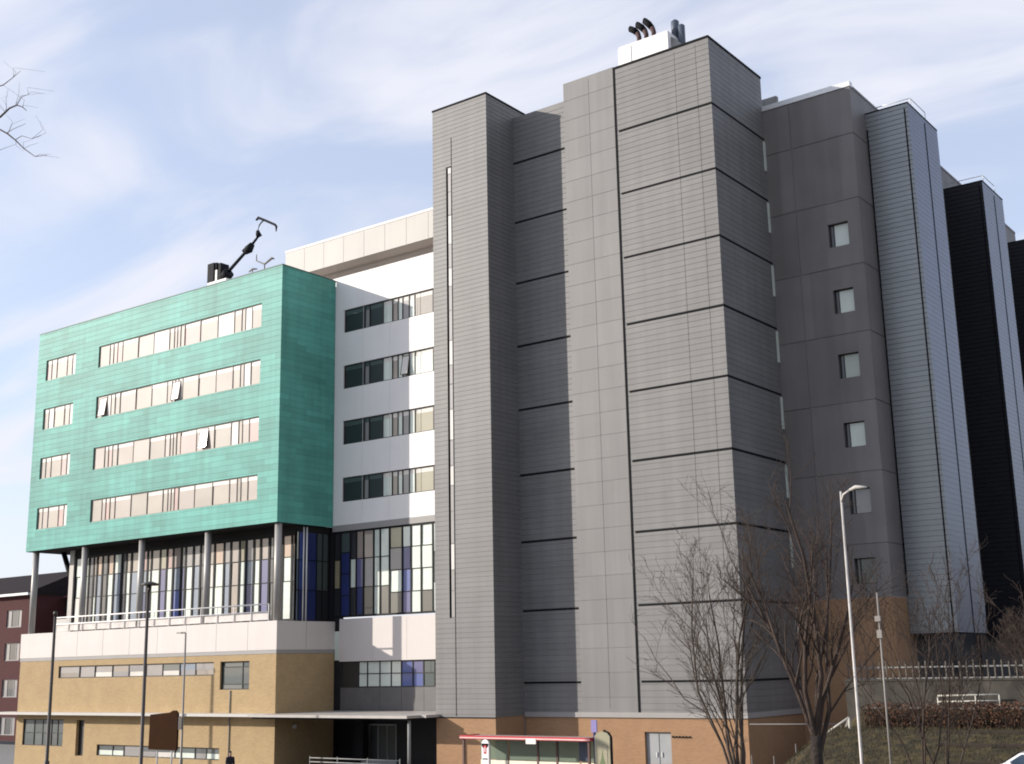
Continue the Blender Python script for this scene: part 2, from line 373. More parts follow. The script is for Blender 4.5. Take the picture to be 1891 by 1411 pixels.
for (x,y) in ((7.9,10.5),(7.9,24.6)):                                   # guard rails on the fin roofs
    b = MB(); zt = 37.7 if y < 20 else 37.15
    for yy in (y, y+2.6): b.tube([(x,yy,zt),(x,yy,zt+1.0)], .03, 6)
    b.tube([(x-2.2,y,zt+1.0),(x,y,zt+1.0),(x,y+2.6,zt+1.0)], .03, 6); b.build('guard_rail', M['pale_metal'], sw)

# ================================================================== GREEN OFFICE BUILDING
go = thing('office_building', 'turquoise green clad office block with window strips, raised on columns over a buff brick podium', 'building', (-45,-1,0))
XL, XR, YG = -59.9, -31.3, -3.62
zh = [30.62, 26.62, 22.64, 18.66]
mb = MB(); holes = []
for z in zh:
    holes.append((-51.75-XL, -33.30-XL, z-1.70, z, .14)); holes.append((-58.72-XL, -54.75-XL, z-1.70, z, .14))
wall(mb, (XL,YG), FX, XR-XL, 15.32, 32.95, .4, .016, .014, holes=holes)
wall(mb, (XR,YG), FY, 5.14, 15.32, 32.95, .4, .016, .014)
mb.quad((XL,9,15.32),(XL,YG,15.32),(XL,YG,32.95),(XL,9,32.95)); mb.quad((-36.7,9,15.32),(XL,9,15.32),(XL,9,32.95),(-36.7,9,32.95))
gw = mb.build('upper_wall', M['green'], go)
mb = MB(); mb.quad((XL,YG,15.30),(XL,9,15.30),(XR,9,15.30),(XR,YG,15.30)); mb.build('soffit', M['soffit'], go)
mb = MB(); mb.quad((XL,YG,32.6),(XR,YG,32.6),(XR,1.5,32.6),(XL,1.5,32.6)); mb.quad((XL,1.5,32.6),(-36.7,1.5,32.6),(-36.7,9,32.6),(XL,9,32.6))
mb.build('roof', M['concrete'], go)
mb = MB(); mb.box(XL-.02,XR+.02,YG-.02,YG+.1,32.95,33.03); mb.box(XR-.1,XR+.02,YG+.1,1.52,32.95,33.03); mb.build('coping', M['green_edge'], go)
mull = [-50.48,-50.02,-49.52,-48.9,-47.0,-45.12,-43.33,-42.78,-42.43,-42.07,-41.6,-39.86,-37.96,-36.21,-35.44,-35.06,-34.36]
rows = [
 ['beige','pink','beige','rose','beige','pink','white','beige','pink','beige','pink','rose','beige','white','beige','beige2','white','pink'],
 ['pink','white','beige','beige2','pink','beige','pink','beige','rose','beige','white','beige','beige2','pink','beige','pink','white','beige2'],
 ['pink','beige','rose','beige2','beige','pink','beige2','pink','beige','beige2','beige','rose','pink','beige2','white','beige','pink','rose'],
 ['beige2','pink','rose','beige','pink','beige2','beige','beige2','pink','beige2','rose','pink','beige2','beige','pink','beige2','beige','pink']]
for z, r in zip(zh, rows):
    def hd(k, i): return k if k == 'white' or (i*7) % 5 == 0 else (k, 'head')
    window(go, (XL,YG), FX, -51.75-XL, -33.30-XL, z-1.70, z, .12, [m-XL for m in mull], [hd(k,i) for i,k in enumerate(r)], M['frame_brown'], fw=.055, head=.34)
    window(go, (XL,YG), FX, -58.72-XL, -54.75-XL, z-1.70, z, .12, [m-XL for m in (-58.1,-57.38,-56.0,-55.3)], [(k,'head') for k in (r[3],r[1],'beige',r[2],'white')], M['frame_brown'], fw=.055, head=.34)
# open casements hinged on the top row of panes
for (xa, zt) in ((-50.95,26.4),(-42.25,26.4),(-39.0,22.5)):
    b = MB(); pts = [(xa-.42,YG+.10,zt),(xa+.42,YG+.10,zt),(xa+.42,YG-.10,zt-1.35),(xa-.42,YG-.10,zt-1.35)]
    n = V((0,-.99,-.14))*.03
    b.quad(pts[3],pts[2],pts[1],pts[0],0); q = [V(p)-n for p in pts]; b.quad(*q, 0)
    for i in range(4): b.tube([pts[i],pts[(i+1)%4]], .025, 5, 1)
    b.build('open_casement', [G['white'], M['frame_brown']], go)
# columns on the podium edge, and a raking strut at the open corner
for x in (-59.1,-52.7,-45.85,-38.6,-31.6):
    b = MB(); b.tube([(x,-3.2,8.95),(x,-3.2,15.3)], .24, 14); b.build('column', M['steel'], go)
b = MB(); b.tube([(-58.3,-1.3,15.28),(-56.2,-1.3,11.6)], .20, 8); b.build('strut', M['dark_trim'], go)
b = MB(); b.box(-56.75,-56.2,-1.75,-1.2,8.95,15.3); b.build('corner_column', M['steel'], go)
# glazed pavilion storey
Yp, Zp0, Zp1 = -1.6, 8.95, 14.8
b = MB(); b.box(-56.3,-31.6,Yp-.04,Yp+.1,Zp1,15.29); b.box(-31.66,-31.58,Yp+.1,1.5,14.95,15.29); b.build('header_beam', M['soffit'], go)
pm = [-54.44,-53.83,-53.41,-52.74,-52.08,-51.31,-50.37,-49.79,-49.21,-48.24,-47.28,-46.83,-45.82,-45.05,-44.34,-43.43,-42.94,-42.1,-41.31,-40.53,-39.81,-38.8,-38.1,-37.2,-36.52,-35.74,-35.07,-34.21,-33.69,-32.9,-32.0]
pk = [('white','mint','mint'),('dark','dark','dark'),('mint','grey','beige'),('bluegrey','bluegrey','peach'),('dark','dark','dark'),('mint','mint','peach'),('bluegrey','bluegrey','mint'),
 ('dark','dark','dark'),('mint','mint','beige'),('bluegrey','bluegrey','beige'),('navy','bluegrey','rose'),('mint','mint','beige'),('mint','mint','beige2'),('violet','violet','olive'),('mint','mint','rose'),
 ('blue','bluegrey','pink'),('navy','navy','dark'),('mint','mint','grey'),('bluegrey','bluegrey','grey'),('dark','dark','dark'),('mint','white','beige'),('mint','mint','peach'),('bluegrey','bluegrey','grey'),('beige','pink','pink'),
 ('mint','mint','olive'),('navy','bluegrey','grey'),('mint','mint','beige'),('violet','violet','pink'),('dark','dark','dark'),('white','mint','beige2'),('mint','mint','peach'),('mint','mint','peach')]
pv = window(go, (-56.2,Yp), FX, 0, 24.6, Zp0, Zp1, .05, [m+56.2 for m in pm], pk, M['black_frame'], 'pavilion_window', fw=.19, transoms=(11.6,13.2), tilt=.02)
pv2 = window(go, (-31.6,Yp), FY, 0, 3.12, Zp0, 14.95, .05, [.3,.75,1.95,2.5], [('bluegrey','bluegrey','mint'),('navy','blue','blue'),('navy','navy','navy'),('dark','teal','teal'),('dark','teal','teal')], M['black_frame'], 'pavilion_window', fw=.08, transoms=(11.0,13.0))
b = MB(); b.tube([(-31.5,-1.0,8.95),(-31.5,-1.0,15.2)], .05, 8); b.tube([(-31.5,-.72,8.95),(-31.5,-.72,15.2)], .06, 8); b.build('downpipe', M['pale_metal'], go)
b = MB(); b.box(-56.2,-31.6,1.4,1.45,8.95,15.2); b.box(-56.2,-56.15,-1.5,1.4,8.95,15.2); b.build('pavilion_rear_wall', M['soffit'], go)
# podium
xl, xr = -59.65, -31.1
mb = MB()
H = [(-54.6-xl,-37.1-xl,5.58,6.45,.14), (-36.45-xl,-33.6-xl,4.65,6.46,.2), (-58.75-xl,-53.6-xl,.72,2.62,.15), (-52.0-xl,-51.05-xl,.1,2.6,.3), (-49.45-xl,-36.3-xl,.18,.94,.15)]
wall(mb, (xl,YG), FX, xr-xl, -1.6, 6.88, holes=H); wall(mb, (xr,YG), FY, 5.2, -1.6, 6.88)
mb.quad((xl,9,-1.6),(xl,YG,-1.6),(xl,YG,6.88),(xl,9,6.88)); mb.build('podium_wall', M['brick_buff'], go)
b = MB(); b.box(xl-.03,xr+.03,YG-.03,YG+.2,6.88,7.12); b.box(xr-.2,xr+.03,YG+.2,1.55,6.88,7.12); b.build('fascia', M['grey_band'], go)
mb = MB()
wall(mb, (xl-.05,YG-.05), FX, xr-xl+.1, 7.12, 8.95, slots=[(k,k+.025,7.13,8.94,.03) for k in (4.2,7.3,10.4,13.5,16.6,19.7,22.8,25.9)], ms=1)
wall(mb, (xr+.05,YG-.05), FY, 5.25, 7.12, 8.95, slots=[(2.6,2.625,7.13,8.94,.03)], ms=1)
mb.quad((xl-.05,9,7.12),(xl-.05,YG-.05,7.12),(xl-.05,YG-.05,8.95),(xl-.05,9,8.95)); mb.quad((xl-.05,YG-.05,8.95),(xr+.05,YG-.05,8.95),(xr+.05,1.5,8.95),(xl-.05,9,8.95))
mb.build('podium_band', [M['band_white'], M['joint']], go)
sm = [-52.12,-50.26,-48.19,-46.29,-44.4,-42.54,-40.72,-39.05]
window(go, (xl,YG), FX, -54.6-xl, -37.1-xl, 5.58, 6.45, .12, [m-xl for m in sm], [('beige2','grey'),'grey',('white','grey'),('grey','beige2'),('white','grey'),'grey',('white','teal'),('grey','bluegrey')], M['frame'], head=.5)
window(go, (xl,YG), FX, -36.45-xl, -33.6-xl, 4.65, 6.46, .18, [-34.4-xl], [('teal','tealdk','tealdk'),('tealdk','dim','tealdk')], M['frame'], transoms=(5.0,6.1))
window(go, (xl,YG), FX, -58.75-xl, -53.6-xl, .72, 2.62, .12, [m-xl for m in (-57.4,-56.3,-55.2,-54.4)], [('tealdk','teal'),('teal','tealdk'),('tealdk','teal'),('dim','tealdk'),('tealdk','dim')], M['frame'], transoms=(1.65,))
window(go, (xl,YG), FX, -52.0-xl, -51.05-xl, .1, 2.6, .28, [], ['dark'], M['frame'])
window(go, (xl,YG), FX, -49.45-xl, -36.3-xl, .18, .94, .12, [m-xl for m in (-47.71,-46.45,-44.52,-42.86,-40.9,-38.83,-37.68)], [('mint','dim'),('mint','dim'),'grey',('grey','dim'),('white','dim'),('mint','teal'),('grey','dim'),('mint','dim')], M['frame'], head=.38)
b = MB(); b.box(-60.6,-30.9,YG-1.05,YG-.001,2.98,3.16); b.build('ledge_canopy', [M['cream']], go)
b = MB(); b.tube([(-35.35,YG-.05,-.8),(-35.35,YG-.05,2.97)], .04, 6); b.tube([(-35.35,YG-.05,3.17),(-35.35,YG-.05,4.6)], .04, 6); b.build('downpipe', M['concrete'], go)
# balustrade on the podium
b = MB()
for z in (9.55,10.05): b.tube([(-55.6,-3.45,z),(-32.1,-3.45,z)], .05, 6)
x = -55.6
while x < -32: b.tube([(x,-3.45,8.95),(x,-3.45,10.05)], .035, 6); x += 1.68
bl = b.build('balustrade', M['white'], go)
b = MB(); b.box(-55.5,-32.2,-3.40,-3.38,9.05,9.5); b.build('infill_panel', pmat('frosted_balustrade',(.62,.58,.55),.25,0,.12,1.2), bl)
b = MB(); b.box(-58.8,-55.8,-1.4,-1.0,8.95,10.1); b.build('terrace_wall', M['cream'], go)

# ================================================================== WHITE WING between green block and tower
ww = thing('white_wing', 'white panelled wing with four dark window strips recessed between green block and grey tower', 'building', (-25,2,0))
Yw = 1.55; wl = -36.6; wr = -18.3
mb = MB()
zw = [30.68, 26.62, 22.66, 18.68]
wall(mb, (wl,Yw), FX, wr-wl, 15.42, 33.15, holes=[(-30.47-wl,-19.0-wl,z-1.68,z,.16) for z in zw], slots=[(x-wl,x-wl+.02,15.5,33.1,.02) for x in (-28.6,-26.1,-23.6)], ms=0)
mb.box(wl,wr,Yw+.002,Yw+1.5,33.148,33.2)
mb.quad((wl,14,15.4),(wl,Yw,15.4),(wl,Yw,33.15),(wl,14,33.15))
mb.build('wall', [M['white'], M['joint']], ww)
mb = MB()
wall(mb, (wl,Yw), FX, wr-wl, 34.28, 36.25, slots=[(k,k+.025,34.3,36.2,.025) for k in (2,4,6,8,10,12,14,16)], ms=1)
mb.quad((wl,14,34.28),(wl,Yw,34.28),(wl,Yw,36.25),(wl,14,36.25)); mb.quad((wl,Yw,34.28),(wl,14,34.28),(wr,14,34.28),(wr,Yw,34.28),2)
mb.quad((wl,Yw,36.24),(wr,Yw,36.24),(wr,14,36.24),(wl,14,36.24))
mb.build('roof_fascia', [M['cream'], M['joint'], M['taupe']], ww)
mb = MB(); wall(mb, (wl,Yw+1.3), FX, wr-wl, 33.1, 34.3, .3, .03, .03); mb.build('plant_screen', M['taupe'], ww)
mb = MB(); mb.box(wl-.03,wr,Yw-.03,Yw+.3,36.25,36.4); mb.build('coping', M['white'], ww)
wm = [-28.51,-28.07,-26.81,-25.95,-25.44,-25.02,-24.43,-23.93,-22.3,-21.2,-20.2]
for i, z in enumerate(zw):
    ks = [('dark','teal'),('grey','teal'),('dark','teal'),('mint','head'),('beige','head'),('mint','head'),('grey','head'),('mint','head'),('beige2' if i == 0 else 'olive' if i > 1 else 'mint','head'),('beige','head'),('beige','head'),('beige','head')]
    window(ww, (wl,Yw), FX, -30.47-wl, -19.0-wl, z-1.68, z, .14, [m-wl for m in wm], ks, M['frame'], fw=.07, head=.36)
b = MB(); xa, zt = -24.7, 26.4
pts = [(xa-.3,Yw+.10,zt),(xa+.3,Yw+.10,zt),(xa+.3,Yw-.14,zt-1.3),(xa-.3,Yw-.14,zt-1.3)]; n = V((0,-.96,-.27))*.04
b.quad(pts[3],pts[2],pts[1],pts[0]); b.quad(*[V(p)-n for p in pts])
for i in range(4): b.tube([pts[i],pts[(i+1)%4]], .025, 5, 1)
b.build('open_casement', [G['white'], M['frame']], ww)
mb = MB(); mb.box(-31.35,wr,Yw-.01,Yw+.3,15.0,15.42); mb.build('fascia', M['grey_band'], ww)
gm = [-30.62,-29.72,-29.16,-28.48,-27.56,-26.98,-26.15,-25.02,-24.26,-23.39,-22.4,-21.4,-20.4,-19.4]
gk = [('dark','olive','dark'),('navy','navy','navy','teal'),('dark','mint','dark'),('navy','violet','pink'),('dark_reflect','grey','pink'),('mint','mint','mint'),('dark_reflect','mint','mint'),('dark_reflect','mint','grey','olive'),('violet','blue','violet','mint'),('mint','mint','mint','mint'),('dark_reflect','mint','mint','mint'),
      ('mint','mint','mint'),('dark_reflect','mint','mint'),('mint','mint','mint'),('mint','mint','mint')]
window(ww, (-31.3,Yw+.05), FX, 0, wr+31.3, 9.2, 15.0, .05, [m+31.3 for m in gm], gk, M['black_frame'], 'stair_hall_window', fw=.13, tilt=.02)
mb = MB(); wall(mb, (-30.5,Yw-.10), FX, wr+30.5, 6.33, 9.08, slots=[(k,k+.02,6.4,9.0,.02) for k in (3.0,6.0)], ms=0); mb.box(-30.5,wr,Yw-.098,Yw+.2,9.08,9.1)
mb.quad((-30.5,Yw+.2,6.33),(-30.5,Yw-.1,6.33),(-30.5,Yw-.1,9.08),(-30.5,Yw+.2,9.08)); mb.box(-30.5,wr,Yw-.098,Yw+.2,6.31,6.33)
mb.build('lower_panel', [M['band_white']], ww)
mb = MB(); mb.box(-31.3,-30.5,Yw+.06,Yw+.3,3.1,9.2); mb.build('corner_panel', M['near_black'], ww)
mb = MB(); mb.box(-31.8,-31.3,1.585,2.2,8.9,15.3); mb.box(-31.8,-31.0,1.585,2.3,-1,8.9); mb.build('corner_infill', M['near_black'], ww)
b = MB(); b.box(-31.05,-30.6,Yw+.02,Yw+.06,6.4,8.3); b.build('corner_window', G['mint'], ww)
lm = [-28.84,-28.07,-26.97,-25.98,-25.1,-24.13,-23.23,-22.3,-21,-19.8]
window(ww, (-30.5,Yw+.05), FX, 0, wr+30.5, 4.62, 6.31, .05, [m+30.5 for m in lm], ['dark',('mint','mint'),('mint','mint'),('mint','mint'),('mint','mint'),('blue','blue'),('blue','violet'),('tealdk','tealdk'),'tealdk','dark','dark'], M['frame'], 'foyer_window', fw=.07, transoms=(5.5,))
mb = MB(); wall(mb, (-30.5,Yw+.06), FX, wr+30.5, 3.0, 4.62, slots=[(k,k+.025,3.05,4.6,.02) for k in (3.5,5.4,7.3)], ms=0); mb.build('spandrel_panel', pmat('spandrel_grey',(.11,.105,.105),.5,0,.08), ww)
mb = MB(); wall(mb, (-31.1,Yw+.5), FX, wr+31.1, -.5, 3.0, holes=[(2.0,5.2,-.5,2.3,.1)]); mb.build('entrance_wall', M['near_black'], ww)
window(ww, (-31.1,Yw+.5), FX, 2.0, 5.2, 0.0, 2.3, .05, [2.8,3.6,4.4], ['dim','dim','dim','dim'], M['concrete'], 'entrance_door', fw=.09)
b = MB(); b.box(-28.9,-28.1,Yw-.3,Yw+.2,0,3.0); b.build('pillar', M['near_black'], ww)
cn = MB(); cn.box(-31.9,-18.6,-5.2,1.4,3.0,3.15); cn.box(-18.6,-18.2,-4.0,-2.8,3.0,3.15)
cn = cn.build('canopy', pmat('pale_canopy_edge',(.42,.39,.36),.5), ww)
b = MB(); b.box(-31.7,-18.8,-5.0,1.2,2.9,3.0); b.build('canopy_soffit', M['soffit'], cn)
b = MB(); b.tube([(-18.95,-4.6,0),(-18.95,-4.6,2.9)], .1, 10); b.build('canopy_column', M['concrete'], cn)
b = MB(); b.tube([(-29.6,-3.55,2.25),(-29.6,-3.45,2.25)], .12, 10); 
b = MB(); b.tube([(-31.08,-2.0,2.3),(-30.93,-2.0,2.3)], .14, 10); b.build('wall_lamp', M['pale_metal'], ww)

# ================================================================== ROOF EQUIPMENT
rv = thing('flue_housing', 'white rooftop plant box with curved black flues on top of the tall grey block', 'roof vent', (-6,3,40.8))
b = MB(); b.box(-7.8,-4.25,3,5.6,40.8,44.15); b.box(-7.85,-6.9,2.96,5.6,40.8,44.0); b.build('housing', M['white'], rv)
for i, (x, s) in enumerate(((-6.45,0),(-5.92,.12),(-5.38,.2))):
    b = MB(); p = [(x,3.3,44.1),(x,3.3,44.55),(x-.10,3.28,44.85),(x-.30,3.25,45.08+s*.4),(x-.56,3.2,45.26+s)]
    b.tube(p[:3], [.14,.15,.18], 12, 1); b.tube(p[2:], [.18,.21,.20], 12, 0); b.tube([p[-1], V(p[-1])+V((-.08,0,.02))], [.20,.12], 12, 0); b.build('flue_pipe', [M['dark_trim'], pmat('flue_reflection',(.06,.028,.026),.7)], rv)  # red-brown of the lower bend is a painted reflection
b = MB(); b.tube([(-5.0,4,44.1),(-5.0,4,44.4),(-5.0,4,44.55),(-5,4,44.6)], [.24,.24,.16,.03], 12); b.build('dome_vent', pmat('rust_brown_vent',(.09,.035,.03),.6), rv)
sg = pmat('blue_grey_stack',(.06,.08,.11),.5)
b = MB(); b.tube([(-4.55,4.6,44.1),(-4.55,4.6,45.5),(-4.55,4.6,45.62)], [.26,.26,.14], 14); b.build('stack', sg, rv)
b = MB(); b.tube([(-4.0,4.4,41),(-4.0,4.4,44.95),(-4.0,4.4,45.05)], [.22,.22,.12], 14); b.build('stack', sg, rv)
b = MB(); b.quad((-4.25,3.4,41),(-3.2,3.4,41),(-3.9,3.4,43.6),(-4.25,3.4,43.9)); b.quad((-4.25,5,41),(-4.25,5,43.9),(-3.9,5,43.6),(-3.2,5,41)); b.quad((-3.2,3.4,41),(-3.2,5,41),(-3.9,5,43.6),(-3.9,3.4,43.6)); b.quad((-3.9,3.4,43.6),(-3.9,5,43.6),(-4.25,5,43.9),(-4.25,3.4,43.9)); b.build('sloping_cowl', M['concrete'], rv)

def roofpt(*p): return (-48.73+(p[0]+41)*1.108, 6.0+(p[1]+.5), 38.57+(p[2]-35.36)*1.108)
class RMB(MB):
    """same builder, laid out round the crane's own origin on the rear roof"""
    def tube(s, pts, rs, n=8, m=0, caps=True):
        rs = [r*1.1 for r in rs] if isinstance(rs, list) else rs*1.1
        MB.tube(s, [roofpt(*p) for p in pts], rs, n, m, caps)
    def box(s, x0, x1, y0, y1, z0, z1, m=0, skip=''):
        a = roofpt(x0,y0,z0); c = roofpt(x1,y1,z1); MB.box(s, a[0], c[0], a[1], c[1], a[2], c[2], m, skip)
cr = thing('facade_access_crane', 'dark roof crane with a jointed jib and drooping top arm on the green block', 'crane', (-49.3,6,32.6))
dk = pmat('dark_crane_paint', (.010,.011,.015), .7, spec=.15); yw = .55
b = RMB(); b.box(-42.4,-40.3,-1.0,0.,30.1,34.5); b.build('pedestal', M['white'], cr)
b = RMB(); b.box(-42.45,-41.75,-1.0,-.0,34.5,36.0); b.box(-41.75,-41.55,-.9,-.1,35.5,36.0); b.box(-41.25,-41.0,-.95,-.05,34.5,35.85); b.build('cabin', dk, cr)
b = RMB(); b.box(-41.72,-41.45,-.9,-.1,34.5,35.4); b.build('cabin_glass', G['white'], cr)
b = RMB(); b.tube([(-41.0,-.5,34.75),(-40.5,-.5,35.1)], [.45,.42], 10); b.build('slew_motor', dk, cr)
b = RMB(); b.tube([(-40.6,-.5,35.15),(-38.2,-.5,36.6),(-37.45,-.5,37.15)], [.13,.11,.08], 8); b.build('jib', dk, cr)
b = RMB(); b.tube([(-38.75,-.5,36.22),(-38.4,-.5,36.42),(-38.0,-.5,36.75)], [.16,.34,.2], 10); b.tube([(-38.9,-.5,36.35),(-38.55,-.5,36.6)], [.2,.14], 10); b.build('jib_winch', dk, cr)
b = RMB(); b.tube([(-37.6,-.5,37.0),(-37.3,-.5,37.3),(-37.45,-.5,37.65)], [.09,.24,.13], 10); b.build('jib_head', dk, cr)
b = RMB(); b.tube([(-37.45,-.5,37.6),(-37.3,-.5,38.05),(-37.05,-.5,38.25),(-36.7,-.5,38.38)], .05, 6); b.build('jib_hook', dk, cr)
b = RMB(); b.tube([(-37.65,-.5,38.55),(-37.4,-.5,38.68),(-36.7,-.5,38.32),(-35.6,-.5,37.72),(-35.44,-.5,37.55),(-35.45,-.5,37.15)], [.07,.11,.09,.09,.09,.03], 8); b.build('spreader_arm', dk, cr)
an = thing('roof_aerial', 'low spindly grey aerial frame just right of the roof crane', 'aerial', (-44.3,6,32.6))
b = RMB(); b.tube([(-36.6,-.5,30.1),(-36.6,-.5,34.95)], .05, 6); b.tube([(-37.5,-.5,35.85),(-37.5,-.5,35.35),(-36.6,-.5,34.9),(-35.85,-.5,35.2),(-35.6,-.5,35.1)], [.03,.06,.07,.1,.05], 6); b.build('aerial_arm', M['charcoal'], an)
b = RMB(); b.tube([(-38.3,-.5,34.65),(-37.9,-.5,34.8),(-37.4,-.5,34.7)], [.04,.09,.04], 6); b.tube([(-37.9,-.5,30.1),(-37.9,-.5,34.8)], .04, 6); b.build('aerial_dish', M['charcoal'], an)

# ================================================================== RED BRICK HOUSES behind on the left
rb = thing('red_brick_house', 'dark red brick building with white curtained windows behind the podium at far left', 'building', (-95,20,0))
mb = MB(); hz = [13.0, 9.4, 5.5, 1.5]; XRb = -116
holes = [(x-XRb, x-XRb+2.9, z-1.9, z, .2) for z in hz for x in (-112.6,-106.4,-100.3)]
wall(mb, (XRb,20), FX, 20.3, -1, 14.5, holes=holes); wall(mb, (XRb+20.3,20), FY, 12, -1, 14.5)
mb.build('wall', M['brick_red'], rb)
for z in hz:
    for x in (-112.6,-106.4,-100.3):
        window(rb, (XRb,20), FX, x-XRb, x-XRb+2.9, z-1.9, z, .15, [x-XRb+.8, x-XRb+2.1], ['grey','dark','grey'], pmat('old_white_frame',(.30,.29,.29),.6), fw=.09)
b = MB(); b.box(XRb-.5,-95.4,19.3,20.,14.5,14.75); b.build('eave', M['pale_metal'], rb)
b = MB(); b.poly([(XRb-.5,19.3,14.75),(-95.3,19.3,14.75),(-95.3,26,17.5),(XRb-.5,26,17.5)]); b.poly([(-95.3,19.3,14.75),(-95.3,32.7,14.75),(-95.3,26,17.5)]); b.poly([(XRb-.5,32.7,14.75),(XRb-.5,26,17.5),(-95.3,26,17.5),(-95.3,32.7,14.75)]); b.build('roof', M['slate'], rb)
rh = thing('red_roof_block', 'lower wing with dark red sloping roof and black window band seen under the green block', 'building', (-86,24,0))
b = MB(); wall(b, (-95.3,24), FX, 18, -1, 12.6); wall(b, (-77.3,24), FY, 10, -1, 14.2); b.build('wall', M['brick_red'], rh)
b = MB(); b.box(-95.25,-77.3,23.9,24.2,12.6,14.3); b.build('window_band', G['dark'], rh)
b = MB(); b.poly([(-95.3,23.3,14.3),(-77,23.3,14.3),(-77,29,16.4),(-95.3,29,16.4)]); b.poly([(-95.3,23.3,14.29),(-95.3,29,14.29),(-77,29,14.29),(-77,23.3,14.29)]); b.poly([(-77,23.3,14.3),(-77,34,14.3),(-77,29,16.4)]); b.build('roof', M['roof_red'], rh)

# ================================================================== GROUND
def sstep(a, b, x):
    t = max(0., min(1., (x-a)/(b-a))); return t*t*(3-2*t)
def hroad(x): return min(3.2, (x-5.5)*.092) if x > 5.5 else -min(1.4, max(0., (-20-x)*.035))
def h(x, y):
    base = hroad(x)+(34*sstep(48,150,x)+10*sstep(150,300,x))  # includes an unseen rise added at far right
    k = sstep(2.5,5.5,x)
    bank = 2.55*sstep(-10.8,-1.6,y) if y < 0 else 2.55+.9*min(1,y/2.0)
    if y > 2.45: bank = 4.5
    return max(base, k*bank) if x > 2.5 else base
def sheet(name, xs, ys, mat, dz=0.):
    me = bpy.data.meshes.new(name); nx, ny = len(xs), len(ys)
    vs = [(x, y, h(x,y)+dz) for y in ys for x in xs]
    fs = [(j*nx+i, j*nx+i+1, (j+1)*nx+i+1, (j+1)*nx+i) for j in range(ny-1) for i in range(nx-1)]
    me.from_pydata(vs, [], fs); me.materials.append(mat); me.update()
    o = bpy.data.objects.new(name, me); col.objects.link(o); return struct(o)
def lin(a, b, st):
    n = max(1, round((b-a)/st)); return [a+(b-a)*i/n for i in range(n+1)]
asph = noisemat('asphalt', [(.3,(.035,.035,.037)),(.7,(.065,.063,.062))], 6)
pav = noisemat('paving', [(.3,(.16,.155,.15)),(.7,(.24,.23,.22))], 4)
grass_m = noisemat('grass', [(.28,(.015,.013,.007)),(.5,(.036,.028,.012)),(.66,(.085,.062,.024))], 1.6)
GX = [-900,-400,-200]+lin(-130,2,12)+lin(2.5,60,1.0)+lin(66,160,8)+[220,300,900]
GY = [-900,-300,-120]+lin(-80,-12,6)+lin(-11,2.4,.6)+[2.6,4,8,20,60,200,900]
sheet('ground', GX, GY, pav)
sheet('unseen_hill', lin(46,160,6)+[220,300,900], [-900,-300,-120,-60,0,60,200,900], grass_m, .05)  # unseen hill added to cut low sky and darken the side faces
sheet('road', lin(-130,60,4), [-22,-13], asph, .012)
sheet('grass_verge', lin(-130,60,4), [-34,-24.5], grass_m, .03)
sheet('grass_bank', [x for x in GX if 2.2 <= x <= 60], [y for y in GY if -11.1 <= y <= 2.3], grass_m, .02)
b = MB()
xs = lin(-130,60,4)
for i in range(len(xs)-1):
    for y in (-13,-22.15):
        a, c = xs[i], xs[i+1]; za, zc = hroad(a), hroad(c)
        b.quad((a,y,za+.12),(c,y,zc+.12),(c,y+.15,zc+.12),(a,y+.15,za+.12)); b.quad((a,y,za),(c,y,zc),(c,y,zc+.12),(a,y,za+.12)); b.quad((c,y+.15,zc),(a,y+.15,za),(a,y+.15,za+.12),(c,y+.15,zc+.12))
struct(b.build('kerb', M['concrete']))
b = MB()
for x in lin(-128,58,6):
    b.quad((x,-17.55,hroad(x)+.02),(x+2.5,-17.55,hroad(x+2.5)+.02),(x+2.5,-17.43,hroad(x+2.5)+.02),(x,-17.43,hroad(x)+.02))
struct(b.build('road_marking', pmat('road_paint',(.7,.7,.68),.7)))
# rough winter grass on the bank
b = MB(); rng = random.Random(3)
for i in range(26000):
    x = rng.uniform(3.2,26); y = rng.uniform(-10,-.6)
    z = h(x,y)+.02; L = rng.uniform(.05,.16)*(1.5 if rng.random() < .08 else 1); a = rng.uniform(0,6.28); w = .012
    lx, ly = rng.gauss(0,.05), rng.gauss(0,.05)
    b.tri((x-w*math.cos(a),y-w*math.sin(a),z),(x+w*math.cos(a),y+w*math.sin(a),z),(x+lx,y+ly,z+L), 0 if rng.random() < .55 else (1 if rng.random() < .6 else 2))
o = b.build('grass', [pmat('grass_blade_green',(.026,.026,.009),.9), pmat('grass_blade_olive',(.062,.050,.018),.9), pmat('grass_blade_straw',(.12,.085,.035),.9)]); o['kind'] = 'stuff'; o['label'] = 'rough winter grass on the bank'

# ================================================================== BANK FURNITURE (right)
hd = MB(); rng = random.Random(5)
for i in range(16000):
    x = rng.uniform(6.2,24); y = rng.uniform(-.45,.55); z = 2.45+.01*(x-6)+rng.uniform(0,1.3)*(1-.15*rng.random())
    s = rng.uniform(.03,.075); d = V((rng.gauss(0,1),rng.gauss(0,1),rng.gauss(0,1))).normalized(); e = d.cross(V((rng.gauss(0,1),rng.gauss(0,1),rng.gauss(0,1)))).normalized()
    p = V((x,y,z)); hd.quad(p-d*s, p-e*s*.6, p+d*s, p+e*s*.6, rng.choice((0,0,1,2)))
for i in range(900):
    x = rng.uniform(6.2,24); y = rng.uniform(-.45,.5); z0 = h(x,0)-.1
    hd.tube([(x,y,z0),(x+rng.gauss(0,.08),y+rng.gauss(0,.05),z0+.6),(x+rng.gauss(0,.16),y+rng.gauss(0,.1),z0+rng.uniform(.9,1.25))], [.014,.01,.004], 3, 1, caps=False)
hd = hd.build('hedge', [pmat('brown_leaf',(.10,.042,.020),.9), pmat('dark_twig',(.04,.025,.018),.9), pmat('russet_leaf',(.13,.06,.03),.9)])
